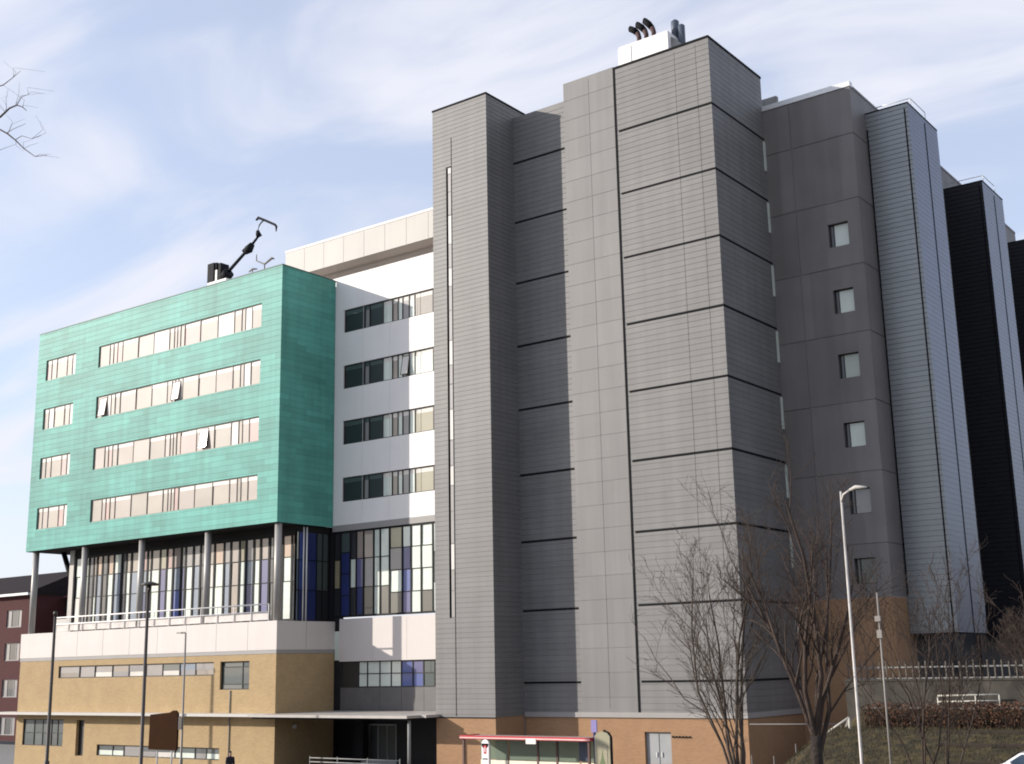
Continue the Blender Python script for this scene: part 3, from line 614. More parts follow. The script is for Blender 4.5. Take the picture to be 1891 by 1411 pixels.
tag(hd, 'low russet brown winter hedge along the top of the grass bank', 'hedge')
rw = MB(); rw.box(4.4,26,2.35,2.7,2.0,4.68); rw.box(4.35,26,2.3,2.75,4.68,4.78); rw = rw.build('retaining_wall', pmat('weathered_grey_wall',(.052,.046,.038),.9,0,.3,1.5,streak=.3)); tag(rw, 'grey concrete retaining wall between the brown hedge and pale palings', 'wall')
b = MB(); x = 3.9; fr = random.Random(9)
pf = thing('paling_fence', 'fence of thin pale vertical palings in front of the brick base at right', 'fence', (8,4,4.5))
while x < 20:
    hh = 5.62+fr.uniform(-.04,.04); b.box(x,x+.06,3.98,4.02,4.4,hh); x += .34
b.build('paling', pmat('weathered_paling',(.12,.105,.085),.8), pf)
b = MB(); b.box(3.9,20,4.02,4.05,4.75,4.82); b.box(3.9,20,4.02,4.05,5.3,5.37); b.build('rail', M['concrete'], pf)
def railing(name, label, pts, posts, zs, r, mat, cat='railing'):
    t = thing(name, label, cat, pts[0])
    b = MB()
    for dz in zs: b.tube([(p[0],p[1],p[2]+dz) for p in pts], r, 6)
    b.build('rail', mat, t)
    for p in posts:
        b = MB(); b.tube([(p[0],p[1],p[2]-.15),(p[0],p[1],p[2]+max(zs))], r*.9, 6); b.build('post', mat, t)
    return t
wr_ = pmat('white_rail_paint', (.48,.46,.40), .6)
railing('guard_railing', 'short white two bar railing standing in front of the grey retaining wall', [(9.2,1.9,3.3),(12.1,1.9,3.35)], [(9.2,1.9,3.3),(10.4,1.9,3.3),(11.0,1.9,3.3),(12.1,1.9,3.35)], (.4,.68), .045, wr_)
railing('path_railing', 'long grey tubular railing beside the dark side wall of the tall block', [(.6,-1,1.7),(5.4,-1,1.75)], [(.6,-1,.2),(1.8,-1,.2),(3.0,-1,.8),(4.2,-1,1.3),(5.4,-1,1.7)], (1.0,), .03, pmat('dull_galvanised',(.16,.155,.15),.6))
for i, (yy, x0) in enumerate(((-2.6,10.5),(-4.3,11.2),(-5.9,12.0))):
    b = MB(); z = h(15,yy)
    for k in range(5):
        b.box(x0+k*2.42,x0+k*2.42+2.4,yy-.06,yy+.06,z-.2,z+.16+.01*(k%2))
    o = b.build('timber_edging', pmat('dark_timber',(.030,.022,.015),.9,0,.25,4)); tag(o, ('upper','middle','lower')[i]+' of three dark timber edging boards across the grass bank', 'edging', 'timber edging on the bank')
t = railing('step_handrail', 'slanting pale handrail climbing the steps behind the middle tree', [(4.4,-1.4,1.1),(6.0,-1.4,2.1)], [(4.4,-1.4,1.1),(6.0,-1.4,2.1)], (.98,), .06, wr_)
railing('entrance_railing', 'low looped grey handrail in front of the entrance under the pale canopy', [(-26.5,-5,-.1),(-19.3,-5,-.1)], [(-26.5,-5,0),(-24.2,-5,0),(-21.8,-5,0),(-19.3,-5,0)], (.55,.78), .035, M['concrete'])

# ================================================================== BUS SHELTER
YS = -10.
bs = thing('bus_shelter', 'glass bus shelter with bright red roof edge in front of the grey tower', 'bus shelter', (-6.9,YS,0))
red = pmat('red_shelter_paint', (.50,.045,.055), .35, 0, .05, coat=.5)
b = MB(); b.box(-10.75,-3.1,YS,YS+1.5,2.34,2.42); b.build('roof', pmat('shelter_roof',(.34,.30,.28),.5), bs)
b = MB(); b.box(-10.8,-3.05,YS-.04,YS,2.30,2.47); b.box(-10.8,-10.75,YS,YS+1.5,2.30,2.47); b.box(-3.1,-3.05,YS,YS+1.5,2.30,2.47); b.build('roof_trim', red, bs)
b = MB(); b.box(-10.8,-3.05,YS-.06,YS-.045,2.335,2.39); b.build('trim_stripe', pmat('pale_pink_stripe',(.80,.55,.52),.4), bs)
for x in (-10.65,-7.05,-5.9,-3.2):
    b = MB(); b.box(x-.05,x+.05,YS+.05 if x in (-10.65,-3.2) else YS+1.35,YS+.15 if x in (-10.65,-3.2) else YS+1.45,0,2.34); b.build('post', pmat('shelter_post',(.10,.045,.04),.5), bs)
def seeglass(name, c, al):
    m, n, l, bb = nt(name); bb.inputs['Base Color'].default_value = (*c,1); bb.inputs['Roughness'].default_value = .05
    tr = n.new('ShaderNodeBsdfTransparent'); tr.inputs[0].default_value = (*c,1); mx = n.new('ShaderNodeMixShader'); mx.inputs[0].default_value = al
    l.new(tr.outputs[0], mx.inputs[1]); l.new(bb.outputs[0], mx.inputs[2]); l.new(mx.outputs[0], n['Material Output'].inputs['Surface']); return m
sgm = seeglass('shelter_glass', (.45,.55,.46), .35)
for a, c in ((-10.6,-8.9),(-8.8,-7.1),(-7.0,-5.95),(-5.85,-4.6),(-4.5,-3.25)):
    b = MB(); b.box(a,c,YS+1.39,YS+1.41,1.25,2.28); b.build('glass', sgm, bs)
    b = MB(); b.box(a,c,YS+1.37,YS+1.42,.15,1.22); b.build('lower_panel', pmat('pale_shelter_panel',(.80,.80,.66),.4), bs)
b = MB(); b.box(-10.5,-3.4,YS+.95,YS+1.3,.45,.52); b.build('bench', red, bs)
b = MB(); b.box(-6.7,-6.12,YS-.08,YS-.01,2.13,2.38); b.build('display', pmat('display_white',(.82,.78,.74),.4), bs)
b = MB(); b.box(-4.6,-4.1,YS+1.33,YS+1.36,1.3,2.2); b.build('timetable', pmat('timetable_board',(.05,.07,.12),.4), bs)
ad = thing('advert_panel', 'arched olive advertising panel with black frame at right end of the bus shelter', 'advert panel', (-2.4,YS,0))
b = MB(); pts = [(-2.78,0),(-1.95,0),(-1.95,2.55),(-2.1,2.7),(-2.36,2.76),(-2.63,2.7),(-2.78,2.55)]
b.poly([(x,YS-.06,z) for x,z in pts],0); b.poly([(x,YS+.06,z) for x,z in reversed(pts)],0)
for i in range(len(pts)):
    p, q = pts[i], pts[(i+1) % len(pts)]; b.quad((q[0],YS-.06,q[1]),(p[0],YS-.06,p[1]),(p[0],YS+.06,p[1]),(q[0],YS+.06,q[1]))
b.build('casing', pmat('advert_olive',(.30,.28,.19),.45), ad)
b = MB(); b.box(-2.62,-2.1,YS-.075,YS-.062,.5,2.15); b.poly([(-2.56,YS-.078,.6),(-2.16,YS-.078,.6),(-2.22,YS-.078,1.4),(-2.3,YS-.078,1.6),(-2.36,YS-.078,2.0),(-2.42,YS-.078,1.6),(-2.5,YS-.078,1.4)],1)
b.build('poster', [pmat('poster_olive',(.34,.31,.21),.4), pmat('poster_green',(.13,.17,.08),.4)], ad)
b = MB(); b.tube([(-1.9,YS,0),(-1.9,YS,2.5),(-2.02,YS,2.68),(-2.3,YS,2.8)], .055, 8); b.build('frame', M['dark_trim'], ad)
st = thing('stop_sign', 'white bus stop flag with a red roundel standing before the left half of the shelter', 'bus stop sign', (-7.63,-12,0))
b = MB(); b.tube([(-7.4,-12,0),(-7.4,-12,2.3)], .04, 8); b.build('pole', M['concrete'], st)
b = MB(); b.box(-7.86,-7.44,-12.03,-11.97,1.0,2.24); b.tube([(-7.65,-12.03,2.22),(-7.65,-11.97,2.22)], .21, 16); b.build('flag', pmat('sign_white',(.82,.80,.80),.4), st)
b = MB(); b.box(-7.73,-7.57,-12.036,-12.031,1.78,2.16); b.build('roundel', red, st)
b = MB(); b.box(-7.675,-7.625,-12.041,-12.037,1.86,2.08); b.box(-7.80,-7.5,-12.04,-12.031,1.52,1.57,1); b.build('emblem', [pmat('emblem_white',(.8,.8,.8),.4), M['dark_trim']], st)
bp = thing('blue_post', 'slim blue and violet post rising behind the right end of the shelter', 'post', (-3.17,YS+.7,0))
b = MB(); b.tube([(-3.0,YS+.3,0),(-3.0,YS+.3,2.7)], .07, 8); b.build('pole', pmat('blue_paint',(.035,.03,.12),.4), bp)
b = MB(); b.box(-3.17,-2.86,YS+.27,YS+.33,2.7,3.25); b.build('plate', pmat('violet_plate',(.22,.19,.42),.5), bp)

# ================================================================== LAMPS, SIGN
def lamp_post(name, label, x, y, H, r, mat, head, group='lamp posts along the street'):
    t = thing(name, label, 'lamp post', (x,y,hroad(x)), group)
    b = MB(); z0 = hroad(x); b.tube([(x,y,z0),(x,y,z0+1.2),(x,y,z0+1.25),(x,y,H)], [r*1.5,r*1.5,r,r*.75], 10); b.build('pole', mat, t)
    head(t, x, y, H, mat); return t
dkp = pmat('dark_lamp_paint', (.045,.035,.032), .5); gyp = pmat('grey_lamp_paint', (.24,.22,.20), .5); whp = pmat('galvanised_lamp', (.50,.47,.44), .55, .1, .15, 3)
def disc(t, x, y, H, m):
    b = MB(); b.tube([(x+.1,y,H-.02),(x+.1,y,H+.06),(x+.1,y,H+.16)], [.42,.40,.1], 18); b.tube([(x,y,H-.4),(x+.1,y,H-.02)], [.06,.08], 8); b.build('lamp_head', m, t)
def arm(t, x, y, H, m):
    b = MB(); b.tube([(x,y,H-.05),(x-.15,y,H+.02),(x-.5,y,H)], [.05,.05,.04], 8); b.box(x-.75,x-.3,y-.1,y+.1,H-.04,H+.05); b.build('lamp_head', m, t)
def stub(t, x, y, H, m):
    b = MB(); b.tube([(x,y,H),(x,y,H+.25),(x,y,H+.3)], [.14,.14,.06], 10); b.build('lamp_head', m, t)
lamp_post('street_lamp', 'tall dark lamp post with a flat disc head before the green block columns', -19.55, -22.5, 9.85, .09, dkp, disc)
lamp_post('street_lamp', 'dark lamp post with a stub top, leftmost of the posts before the podium', -45.8, -10, 9.7, .12, dkp, stub)
lamp_post('street_lamp', 'thin grey lamp post with small bent head before the buff brick podium', -32.2, -10, 8.15, .07, gyp, arm)
def bigarm(t, x, y, H, m):
    b = MB(); b.tube([(x,y,H-.3),(x+.1,y-.05,H-.1),(x+.35,y-.1,H+.02)], [.035,.035,.03], 8); b.tube([(x+.3,y-.1,H),(x+.5,y-.12,H+.06),(x+.85,y-.2,H+.02)], [.035,.065,.03], 10); b.build('lamp_head', m, t)
lamp_post('street_lamp', 'tall bright white lamp post among the bare trees on the right', 16.43, -26.0, 10.45, .042, whp, bigarm)
t = thing('camera_pole', 'thinner pale pole with small boxes close beside the white lamp post', 'pole', (17.25,-26,hroad(17.25)))
b = MB(); b.tube([(17.25,-26,hroad(17.25)),(17.25,-26,7.54)], [.034,.026], 8); b.build('pole', gyp, t)
b = MB(); b.box(17.17,17.33,-26.12,-26.04,6.75,6.9); b.box(17.19,17.33,-26.1,-26.04,6.3,6.52); b.build('box', gyp, t)
sb = thing('notice_board', 'large dark brown board on steel posts in front of the buff podium', 'notice board', (-31.4,-12,0))
b = MB(); pts = [(-32.65,1.45),(-30.1,1.45),(-30.1,3.5),(-30.3,3.66),(-30.55,3.66),(-30.8,3.55),(-32.6,3.42)]
b.poly([(x,-12.06,z) for x,z in pts]); b.poly([(x,-11.94,z) for x,z in reversed(pts)])
for i in range(len(pts)):
    p, q = pts[i], pts[(i+1) % len(pts)]; b.quad((q[0],-12.06,q[1]),(p[0],-12.06,p[1]),(p[0],-11.94,p[1]),(q[0],-11.94,q[1]))
b.build('board', pmat('dark_brown_board',(.030,.0095,.0015),.85,0,.1,spec=.1), sb)
b = MB(); b.box(-30.1,-29.75,-12.03,-11.97,2.6,3.3); b.build('side_bracket', dkp, sb)
for x in (-32.0,-30.7):
    b = MB(); b.tube([(x,-11.9,-.6),(x,-11.9,3.0)], .05, 8); b.build('post', M['pale_metal'], sb)

# ================================================================== PERSON walking by the podium
def person(name, label, x, y, z0, face):
    """one continuous skinned body; hair and clothing as children"""
    t = bpy.data.objects
    def skin(nm, verts, edges, mat, parent=None, lv=2):
        me = bpy.data.meshes.new(nm); me.from_pydata([v[:3] for v in verts], edges, [])
        o = bpy.data.objects.new(nm, me); col.objects.link(o)
        o.modifiers.new('Skin','SKIN'); 
        if not me.skin_vertices: me.skin_vertices.new()
        for i, v in enumerate(verts): me.skin_vertices[0].data[i].radius = (v[3], v[4] if len(v) > 4 else v[3])
        me.skin_vertices[0].data[0].use_root = True
        s = o.modifiers.new('Sub','SUBSURF'); s.levels = lv; s.render_levels = lv
        me.materials.append(mat)
        if parent: o.parent = parent
        return o
    # facing -Y locally; walking
    Vv = [(0,0,.92,.15,.11),(0,0,1.10,.135,.10),(0,0,1.32,.17,.11),(0,0,1.42,.08,.07),(0,-.01,1.48,.055,.055),(0,-.015,1.56,.075,.085),(0,-.015,1.66,.07,.085),
     (.18,0,1.37,.06),(.23,.06,1.12,.045),(.25,-.02,.90,.035),(.25,-.05,.82,.034,.02),
     (-.18,0,1.37,.06),(-.23,-.06,1.12,.045),(-.24,-.16,.92,.035),(-.24,-.19,.84,.034,.02),
     (.10,0,.86,.09),(.11,-.14,.50,.06),(.11,-.08,.10,.042),(.11,-.22,.04,.035,.03),
     (-.10,0,.86,.09),(-.11,.06,.48,.06),(-.11,.30,.14,.042),(-.11,.20,.05,.035,.03)]
    E = [(0,1),(1,2),(2,3),(3,4),(4,5),(5,6),(2,7),(7,8),(8,9),(9,10),(2,11),(11,12),(12,13),(13,14),(0,15),(15,16),(16,17),(17,18),(0,19),(19,20),(20,21),(21,22)]
    skinm = pmat('skin', (.42,.25,.18), .6)
    body = skin(name, Vv, E, skinm)
    tag(body, label, 'person')
    body.location = (x,y,z0); body.rotation_euler = (0,0,face)
    # clothing: coat and trousers follow the body a little outside it
    g = .018
    coat = [(0,0,.78,.175,.13),(0,0,1.10,.155,.12),(0,0,1.32,.185,.125),(0,0,1.42,.10,.085),(.19,0,1.37,.078),(.23,.06,1.12,.06),(.25,-.01,.93,.05),(-.19,0,1.37,.078),(-.23,-.06,1.12,.06),(-.24,-.15,.95,.05)]
    skin('coat', coat, [(0,1),(1,2),(2,3),(2,4),(4,5),(5,6),(2,7),(7,8),(8,9)], pmat('dark_coat',(.012,.012,.018),.85), body)
    tr = [(0,0,.86,.15,.12),(.10,0,.80,.10),(.11,-.14,.50,.075),(.11,-.08,.10,.058),(-.10,0,.80,.10),(-.11,.06,.48,.075),(-.11,.30,.15,.058)]
    skin('trousers', tr, [(0,1),(1,2),(2,3),(0,4),(4,5),(5,6)], pmat('dark_trousers',(.02,.02,.03),.9), body)
    for sx, yy, zz, rt in ((.11,-.15,.045,0),(-.11,.25,.075,.5)):
        skin('shoe', [(sx,yy+.09,zz,.05,.045),(sx,yy-.06,zz-.005,.048,.035),(sx,yy-.13,zz-.01,.035,.025)], [(0,1),(1,2)], M['dark_trim'], body)
    skin('hair', [(0,.02,1.60,.082,.085),(0,.0,1.70,.075,.085),(0,-.03,1.735,.05,.05)], [(0,1),(1,2)], pmat('dark_hair',(.02,.014,.01),.8), body)
    skin('scarf', [(-.05,-.03,1.445,.07,.05),(.05,-.03,1.445,.07,.05)], [(0,1)], pmat('purple_scarf',(.12,.03,.2),.9), body)
    # five fingers and a thumb on each hand, nose and ears as part of the body surface
    for (px,py,pz,s) in ((.25,-.06,.80,1),(-.24,-.20,.82,-1)):
        for k in range(4):
            yy = py-.03+.02*k; L = (.075,.085,.08,.065)[k]
            skin('finger', [(px,yy,pz,.009),(px-s*.006,yy-.004,pz-L*.5,.008),(px-s*.022,yy-.008,pz-L,.006)], [(0,1),(1,2)], skinm, body, 1)
        skin('thumb', [(px-s*.01,py-.035,pz+.03,.010),(px-s*.02,py-.06,pz-.005,.009),(px-s*.025,py-.065,pz-.03,.007)], [(0,1),(1,2)], skinm, body, 1)
    skin('nose', [(0,-.095,1.615,.012),(0,-.118,1.585,.016)], [(0,1)], skinm, body, 1)
    for sx in (-1,1):
        skin('ear', [(sx*.078,-.005,1.625,.012,.02),(sx*.08,0,1.585,.01,.014)], [(0,1)], skinm, body, 1)
        skin('eye', [(sx*.03,-.096,1.635,.011),(sx*.03,-.1,1.635,.008)], [(0,1)], M['dark_trim'], body, 1)
    skin('mouth', [(-.022,-.098,1.555,.006),(.022,-.098,1.555,.006)], [(0,1)], pmat('lip',(.3,.1,.09),.6), body, 1)
    return body
person('person', 'person in a dark coat and purple scarf walking past the buff podium', -24.85, -12.6, hroad(-24.85), R(70))

# ================================================================== CAR (only its roof shows at the lower right corner)
def car(x, y, z, label):
    t = thing('parked_car', label, 'car', (x,y,z))
    wp = pmat('white_car_paint', (.80,.80,.82), .25, 0, .01, coat=1.)
    gl = pmat('car_glass', (.03,.05,.08), .08, 0, .02, coat=1.)
    # side profile (length along X), widths taper to the roof
    prof = [(-2.1,.35),(-2.15,.62),(-2.0,.86),(-1.15,.98),(-.45,1.42),(.1,1.49),(.9,1.47),(1.6,1.30),(2.0,.98),(2.12,.7),(2.1,.35)]
    b = MB()
    def wid(zz): return .88 if zz < .9 else .88-(zz-.9)*.42
    n = len(prof)
    for i in range(n-1):
        (xa,za),(xb,zb) = prof[i],prof[i+1]; wa, wb_ = wid(za), wid(zb)
        for s in range(4):
            f0, f1 = -1+s*.5, -.5+s*.5; bul = lambda f: .04*(1-f*f)
            b.quad((x+xa,y+wa*f0,z+za+bul(f0)),(x+xa,y+wa*f1,z+za+bul(f1)),(x+xb,y+wb_*f1,z+zb+bul(f1)),(x+xb,y+wb_*f0,z+zb+bul(f0)),0,True)
    for s in (-1,1):
        pts = [(x+px, y+s*wid(pz), z+pz) for px,pz in prof]
        b.poly(pts if s < 0 else list(reversed(pts)))
    b.box(x-2.05,x+2.05,y-.85,y+.85,z+.25,z+.36)
    b.build('body', wp, t)
    for s in (-1,1):
        b = MB(); q = [(-.95,1.02),(-.38,1.38),(.2,1.42),(.2,1.02)]; q2 = [(.28,1.02),(.28,1.42),(.95,1.40),(1.45,1.24),(1.55,1.02)]
        for pp in (q,q2): 
            pts = [(x+px, y+s*(wid(pz)+.012), z+pz) for px,pz in pp]; b.poly(list(reversed(pts)) if s < 0 else pts)
        b.build('side_window', gl, t)
    b = MB(); b.quad((x-1.12,y-.74,z+1.04),(x-1.12,y+.74,z+1.04),(x-.5,y+.62,z+1.45),(x-.5,y-.62,z+1.45)); b.build('windscreen', gl, t)
    b = MB(); b.quad((x+1.62,y-.64,z+1.335),(x+1.62,y+.64,z+1.335),(x+1.98,y+.74,z+1.05),(x+1.98,y-.74,z+1.05)); b.build('rear_window', gl, t)
    for wx in (-1.35,1.3):
        for s in (-1,1):
            b = MB(); b.tube([(x+wx,y+s*.62,z+.32),(x+wx,y+s*.89,z+.32)], .32, 20); w = b.build('wheel', M['dark_trim'], t)
            b = MB(); b.tube([(x+wx,y+s*.885,z+.32),(x+wx,y+s*.9,z+.32)], .2, 14); b.build('rim', M['pale_metal'], w).matrix_parent_inverse = Matrix.Identity(4)
    for s in (-1,1):
        b = MB(); b.box(x-2.17,x-2.0,y+s*.62-.16,y+s*.62+.16,z+.64,z+.78); b.build('headlight', G['white'], t)
        b = MB(); b.box(x+2.0,x+2.14,y+s*.66-.12,y+s*.66+.12,z+.78,z+.98); b.build('tail_light', red, t)
        b = MB(); b.box(x-.85,x-.65,y+s*.98-.08,y+s*.98+.08,z+1.0,z+1.14); b.build('wing_mirror', wp, t)
car(18.05, -14.6, hroad(18.05), 'white car parked by the grass bank at the lower right')

# ================================================================== BARE TREES
bark = pmat('dark_bark', (.030,.022,.018), .95, 0, .25, 6, bump=.5, bscale=9); twig = pmat('reddish_twig', (.058,.040,.032), .95, 0, .2, 3)
pale_twig = pmat('grey_brown_twig', (.075,.057,.045), .95, 0, .2, 3)
def tree(label, x, y, H, r0, seed, spread=.5, nl=6, fork=.22, stems=1, lean=0., crown_mat=twig, dens=1., z0=None, name='bare_tree', group='bare trees in front of the buildings'):
    rng = random.Random(seed); z0 = hroad(x) if z0 is None else z0
    t = thing(name, label, 'tree', (x,y,z0), group)
    tb, cb = MB(), MB()
    def grow(mb, p, d, L, r, lvl, n):
        seg = 4 if lvl < 3 else 3
        pts = [V(p)]; rs = [r]; dd = V(d).normalized()
        r1 = max(.0045, r*.32)
        for k in range(seg):
            w = .10+.05*lvl
            dd = (dd+V((rng.gauss(0,w),rng.gauss(0,w),rng.gauss(0,w*.6)+(.13 if lvl < 3 else .05))))
            dd.normalize()
            pts.append(pts[-1]+dd*(L/seg)); rs.append(r+(r1-r)*(k+1)/seg)
        mb.tube(pts, rs, max(3, n), 0, caps=False)
        if lvl >= 4 or L < .18: return
        cnt = {1: 10, 2: 9, 3: 7}.get(lvl, 4); cnt = max(2, int(cnt*dens+rng.random()))
        for k in range(cnt):
            f = .22+.76*(k+rng.random()*.8)/cnt
            i = min(seg-1, int(f*seg)); g = f*seg-i
            q = pts[i].lerp(pts[i+1], min(1, g)); ax = (pts[i+1]-pts[i]).normalized()
            side = V((rng.gauss(0,1),rng.gauss(0,1),rng.gauss(0,.5))); side = (side-ax*side.dot(ax)).normalized()
            an = rng.uniform(.35,.85)
            nd = ax*math.cos(an)+side*math.sin(an)+V((0,0,.22))
            grow(cb, q, nd, L*rng.uniform(.34,.6)*(1.05-.35*f), max(.005, rs[i]*rng.uniform(.4,.58)), lvl+1, n-1)
    for s in range(stems):
        a0 = rng.uniform(0,6.28); off = V((math.cos(a0),math.sin(a0),0))*(.12 if stems > 1 else 0)
        d = V((lean+off.x*2.2, off.y*2.2, 1)).normalized()
        base = V((x,y,z0-.1))+off; ft = H*fork*rng.uniform(.85,1.15)
        pts = [base, base+d*ft*.35, base+d*ft*.7+V((rng.gauss(0,.03),rng.gauss(0,.03),0)), base+d*ft]
        rr = r0/(stems**.5)
        tb.tube(pts, [rr*1.25, rr, rr*.92, rr*.85], 10, 0)
        ph = rng.uniform(0,6.28)
        for k in range(nl):
            az = ph+k*2.4+rng.uniform(-.3,.3); tl = (0 if k == 0 else spread*rng.uniform(.45,1.))
            dd = V((math.cos(az)*tl, math.sin(az)*tl, 1))+d*.2
            st = pts[3] if k < 3 else pts[2].lerp(pts[3], rng.random())
            grow(cb, st, dd, (H-ft)*rng.uniform(.72,1.0)*(1-.18*tl), rr*rng.uniform(.34,.48), 1, 7)
    tb.build('trunk', bark, t); cb.build('crown', crown_mat, t)
    return t
tree('bare young tree against the sunlit grey cladding, leftmost of the row', 11.7, -24, 9.3, .15, 11, .42, 6, .12, crown_mat=pale_twig, dens=.72)
tree('tallest bare tree with thick dark trunk, in front of the shaded corner', 14.25, -24, 10.4, .19, 23, .44, 7, .24, dens=.68)
tree('bare multi stemmed tree on the right, in front of the striped fin', 17.75, -24, 7.5, .11, 5, .5, 4, .13, stems=2, dens=.62)
tree('bare spreading tree cut off by the right edge of the view', 21.4, -24.5, 6.3, .11, 31, .6, 5, .2, dens=.6)

# tree just outside the left edge: its twigs reach into the sky
lt = thing('overhanging_tree', 'bare tree beyond the left edge whose twigs reach into the sky', 'tree', (6.2,-49.5,0), 'bare trees in front of the buildings')
b = MB(); b.tube([(6.2,-49.5,-.1),(6.2,-49.5,.6),(6.05,-49.45,3),(6.25,-49.4,6),(6.0,-49.4,9.5),(6.3,-49.3,13),(6.15,-49.2,15.5),(6.3,-49.1,18)], [.34,.24,.21,.18,.14,.09,.055,.015], 12)
b.tube([(6.2,-49.4,5.6),(5.5,-49.1,8.2),(4.9,-48.7,11),(4.7,-48.6,14),(4.3,-48.4,16.5)], [.13,.11,.08,.05,.012], 10)
b.tube([(6.05,-49.4,4.2),(5.7,-50.2,7),(5.2,-50.7,10.5),(5.0,-51,14.5)], [.12,.10,.06,.012], 10); b.build('trunk', bark, lt)
b = MB(); rng = random.Random(2)
def limb(pts, r0, r1): 
    n = len(pts); b.tube(pts, [.48*(r0+(r1-r0)*i/(n-1)) for i in range(n)], 6, 0, caps=False)
Yb = -48.
limb([(6.3,-49.2,14.2),(7.5,-48.5,16.0),(8.7,Yb,16.47),(9.0,Yb,16.56),(9.25,Yb,16.55),(9.45,Yb,16.45),(9.6,Yb,16.33)], .06, .012)
limb([(9.25,Yb,16.55),(9.4,Yb,16.68),(9.62,Yb,16.66)], .018, .008)
limb([(6.3,-49.2,13.4),(7.6,-48.4,15.7),(8.7,Yb,16.2),(9.0,Yb,16.02),(9.3,Yb,15.80),(9.6,Yb,15.55),(10.0,Yb,15.28),(10.4,Yb,15.20)], .05, .008)
limb([(9.3,Yb,15.82),(9.5,Yb,15.84),(9.85,Yb,15.68),(10.15,Yb,15.66)], .016, .006)
limb([(8.95,Yb,16.05),(9.2,Yb,16.07),(9.6,Yb,16.06)], .014, .007)
limb([(6.3,-49.2,15.5),(7.8,-48.4,17.0),(8.7,Yb,17.14),(9.05,Yb,17.2),(9.3,Yb,17.26)], .035, .006)
for s0, d0 in (((9.2,16.56),(.3,.22)),((9.45,16.45),(.35,.05)),((9.6,15.55),(.4,.1)),((9.3,15.8),(.25,-.2)),((9.0,16.02),(.3,.12)),((9.05,17.2),(.25,.2)),((9.62,16.66),(.3,.15)),((10.0,15.28),(.3,.12)),((9.85,15.68),(.3,.12)),((8.85,16.52),(.15,.35))):
    for q in range(2):
        a, c = s0; e, f = d0[0]*rng.uniform(.5,1.3), d0[1]+rng.gauss(0,.12)
        limb([(a,Yb,c),(a+e*.5,Yb+rng.gauss(0,.1),c+f*.55),(a+e,Yb+rng.gauss(0,.2),c+f)], .008, .003)
limb([(8.7,Yb,15.75),(9.0,Yb,15.74),(9.3,Yb,15.72)], .01, .005); limb([(8.9,Yb,16.5),(8.85,Yb,16.8),(8.9,Yb,17.0)], .01, .004)
for k in range(120):                                       # the rest of its crown, away from the view
    z = rng.uniform(6,17.5); a = rng.uniform(2.3,4.1); L = rng.uniform(1.2,3.6)*(1-.3*(z-6)/12)
    o_ = rng.choice(((6.2,-49.3),(6.2,-49.3),(4.9,-48.7),(5.3,-50.6))); p = V((o_[0],o_[1],z if o_[0] > 6 else max(z,8.5))); d = V((math.cos(a),math.sin(a),.6)); q = p+d*L*.5+V((0,0,rng.uniform(-.1,.2))); e = q+d*L*.5+V((rng.gauss(0,.2),rng.gauss(0,.2),rng.uniform(0,.3)))
    limb([p,p.lerp(q,.5)+V((rng.gauss(0,.05),rng.gauss(0,.05),rng.gauss(0,.06))),q,e], .055, .008)
    for j in range(5):
        s = p.lerp(e, rng.uniform(.3,1)); dd = V((math.cos(a+rng.gauss(0,.6)),math.sin(a+rng.gauss(0,.6)),rng.uniform(0,.9))); limb([s, s+dd*L*.2, s+dd*L*.42], .016, .005)
b.build('crown', twig, lt)
# undergrowth at the foot of the wing on the right
for i, (x, y, hh) in enumerate(((12.5,5.5,3.4),(16.0,6.5,4.2))):
    tree(('scrubby leafless sapling behind the palings under the striped fin','larger leafless sapling behind the palings under the dark fins')[i], x, y, hh, .06, 40+i, .7, 6, .1, stems=2, z0=4.5, name='sapling', group='saplings behind the palings')

# ================================================================== CAMERA
F, yaw, pitch, roll = 2327.93, .639443559, .22278431, -.019871603
cy, sy, cp, sp = math.cos(yaw), math.sin(yaw), math.cos(pitch), math.sin(pitch)
fw_ = V((-sy*cp, cy*cp, sp)); rt = V((cy, sy, 0)); up = rt.cross(fw_)
r2 = rt*math.cos(roll)+up*math.sin(roll); u2 = -rt*math.sin(roll)+up*math.cos(roll)
cd = bpy.data.cameras.new('camera'); cd.sensor_width = 36; cd.sensor_fit = 'HORIZONTAL'; cd.lens = F/1891*36; cd.clip_end = 3000; cd.clip_start = .5
co = bpy.data.objects.new('camera', cd); col.objects.link(co)
mw = Matrix((r2, u2, -fw_)).transposed().to_4x4(); mw.translation = V((30.4134,-60.5121,5.7)); co.matrix_world = mw
scene.camera = co

# ================================================================== LIGHT AND SKY
EL, AZ = 20.0, 53.5                                    # elevation; angle of the sun to the left of the facade normal
tv = V((math.sin(R(AZ))*math.cos(R(EL)), math.cos(R(AZ))*math.cos(R(EL)), -math.sin(R(EL))))
ld = bpy.data.lights.new('sun', 'SUN'); ld.energy = 3.7; ld.angle = R(.5); ld.color = (1,.92,.82)
lo = bpy.data.objects.new('sun', ld); col.objects.link(lo); lo.rotation_euler = tv.to_track_quat('-Z','Y').to_euler(); lo.location = (-60,-90,60)
w = bpy.data.worlds.new('World'); scene.world = w; w.use_nodes = True
n, l = w.node_tree.nodes, w.node_tree.links
bg = n['Background']; bg.inputs['Strength'].default_value = .143
sk = n.new('ShaderNodeTexSky'); sk.sky_type = 'NISHITA'; sk.sun_disc = False; sk.sun_elevation = R(EL); sk.sun_rotation = R(180+AZ)
sk.air_density = 1.1; sk.dust_density = 1.0; sk.ozone_density = 2.5
tc = n.new('ShaderNodeTexCoord'); sx = n.new('ShaderNodeSeparateXYZ'); l.new(tc.outputs['Generated'], sx.inputs[0])
az_ = n.new('ShaderNodeMath'); az_.operation = 'ADD'; az_.inputs[1].default_value = .22; l.new(sx.outputs[2], az_.inputs[0])
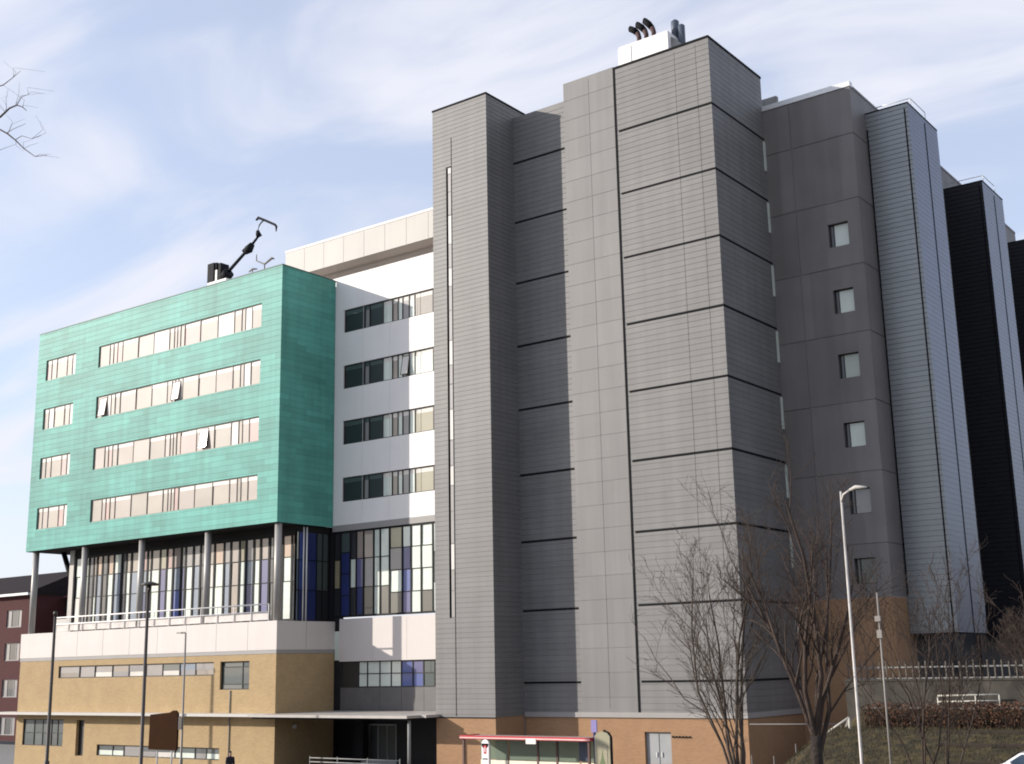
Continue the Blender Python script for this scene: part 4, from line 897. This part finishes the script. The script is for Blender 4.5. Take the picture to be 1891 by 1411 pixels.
mxz = n.new('ShaderNodeMath'); mxz.operation = 'MAXIMUM'; mxz.inputs[1].default_value = .05; l.new(az_.outputs[0], mxz.inputs[0])
cb = n.new('ShaderNodeCombineXYZ')
for i in range(2):
    dv = n.new('ShaderNodeMath'); dv.operation = 'DIVIDE'; l.new(sx.outputs[i], dv.inputs[0]); l.new(mxz.outputs[0], dv.inputs[1]); l.new(dv.outputs[0], cb.inputs[i])
mp = n.new('ShaderNodeMapping'); mp.inputs['Rotation'].default_value = (0,0,R(20)); mp.inputs['Scale'].default_value = (1.0,2.4,1); mp.inputs['Location'].default_value = (1.5,9.4,0)
l.new(cb.outputs[0], mp.inputs['Vector'])
nz = n.new('ShaderNodeTexNoise'); nz.inputs['Scale'].default_value = 1.5; nz.inputs['Detail'].default_value = 8; nz.inputs['Roughness'].default_value = .5; nz.inputs['Distortion'].default_value = .9
l.new(mp.outputs[0], nz.inputs['Vector'])
ramp = n.new('ShaderNodeMapRange'); ramp.interpolation_type = 'SMOOTHSTEP'
ramp.inputs['From Min'].default_value = .36; ramp.inputs['From Max'].default_value = .68; ramp.inputs['To Min'].default_value = .46; ramp.inputs['To Max'].default_value = .95
l.new(nz.outputs['Fac'], ramp.inputs['Value'])
mix = n.new('ShaderNodeMix'); mix.data_type = 'RGBA'; l.new(ramp.outputs['Result'], mix.inputs['Factor'])
tint = n.new('ShaderNodeVectorMath'); tint.operation = 'MULTIPLY'; tint.inputs[1].default_value = (1.03,1.06,1.16); l.new(sk.outputs[0], tint.inputs[0])
hz_ = n.new('ShaderNodeMapRange'); hz_.interpolation_type = 'SMOOTHSTEP'; hz_.inputs['From Min'].default_value = .02; hz_.inputs['From Max'].default_value = .34; hz_.inputs['To Min'].default_value = .85; hz_.inputs['To Max'].default_value = 0
l.new(sx.outputs[2], hz_.inputs['Value'])
mxf = n.new('ShaderNodeMath'); mxf.operation = 'MAXIMUM'; l.new(hz_.outputs['Result'], mxf.inputs[0]); l.new(ramp.outputs['Result'], mxf.inputs[1])
l.new(mxf.outputs[0], mix.inputs['Factor']); l.new(tint.outputs[0], mix.inputs['A']); mix.inputs['B'].default_value = (4.45,4.5,4.95,1)
l.new(mix.outputs['Result'], bg.inputs['Color'])

scene.view_settings.view_transform = 'Standard'; scene.view_settings.look = 'None'
scene.view_settings.exposure = .5; scene.view_settings.gamma = 1
scene.cycles.max_bounces = 6; scene.cycles.transparent_max_bounces = 6
scene.cycles.use_denoising = True; scene.cycles.filter_width = 1.9
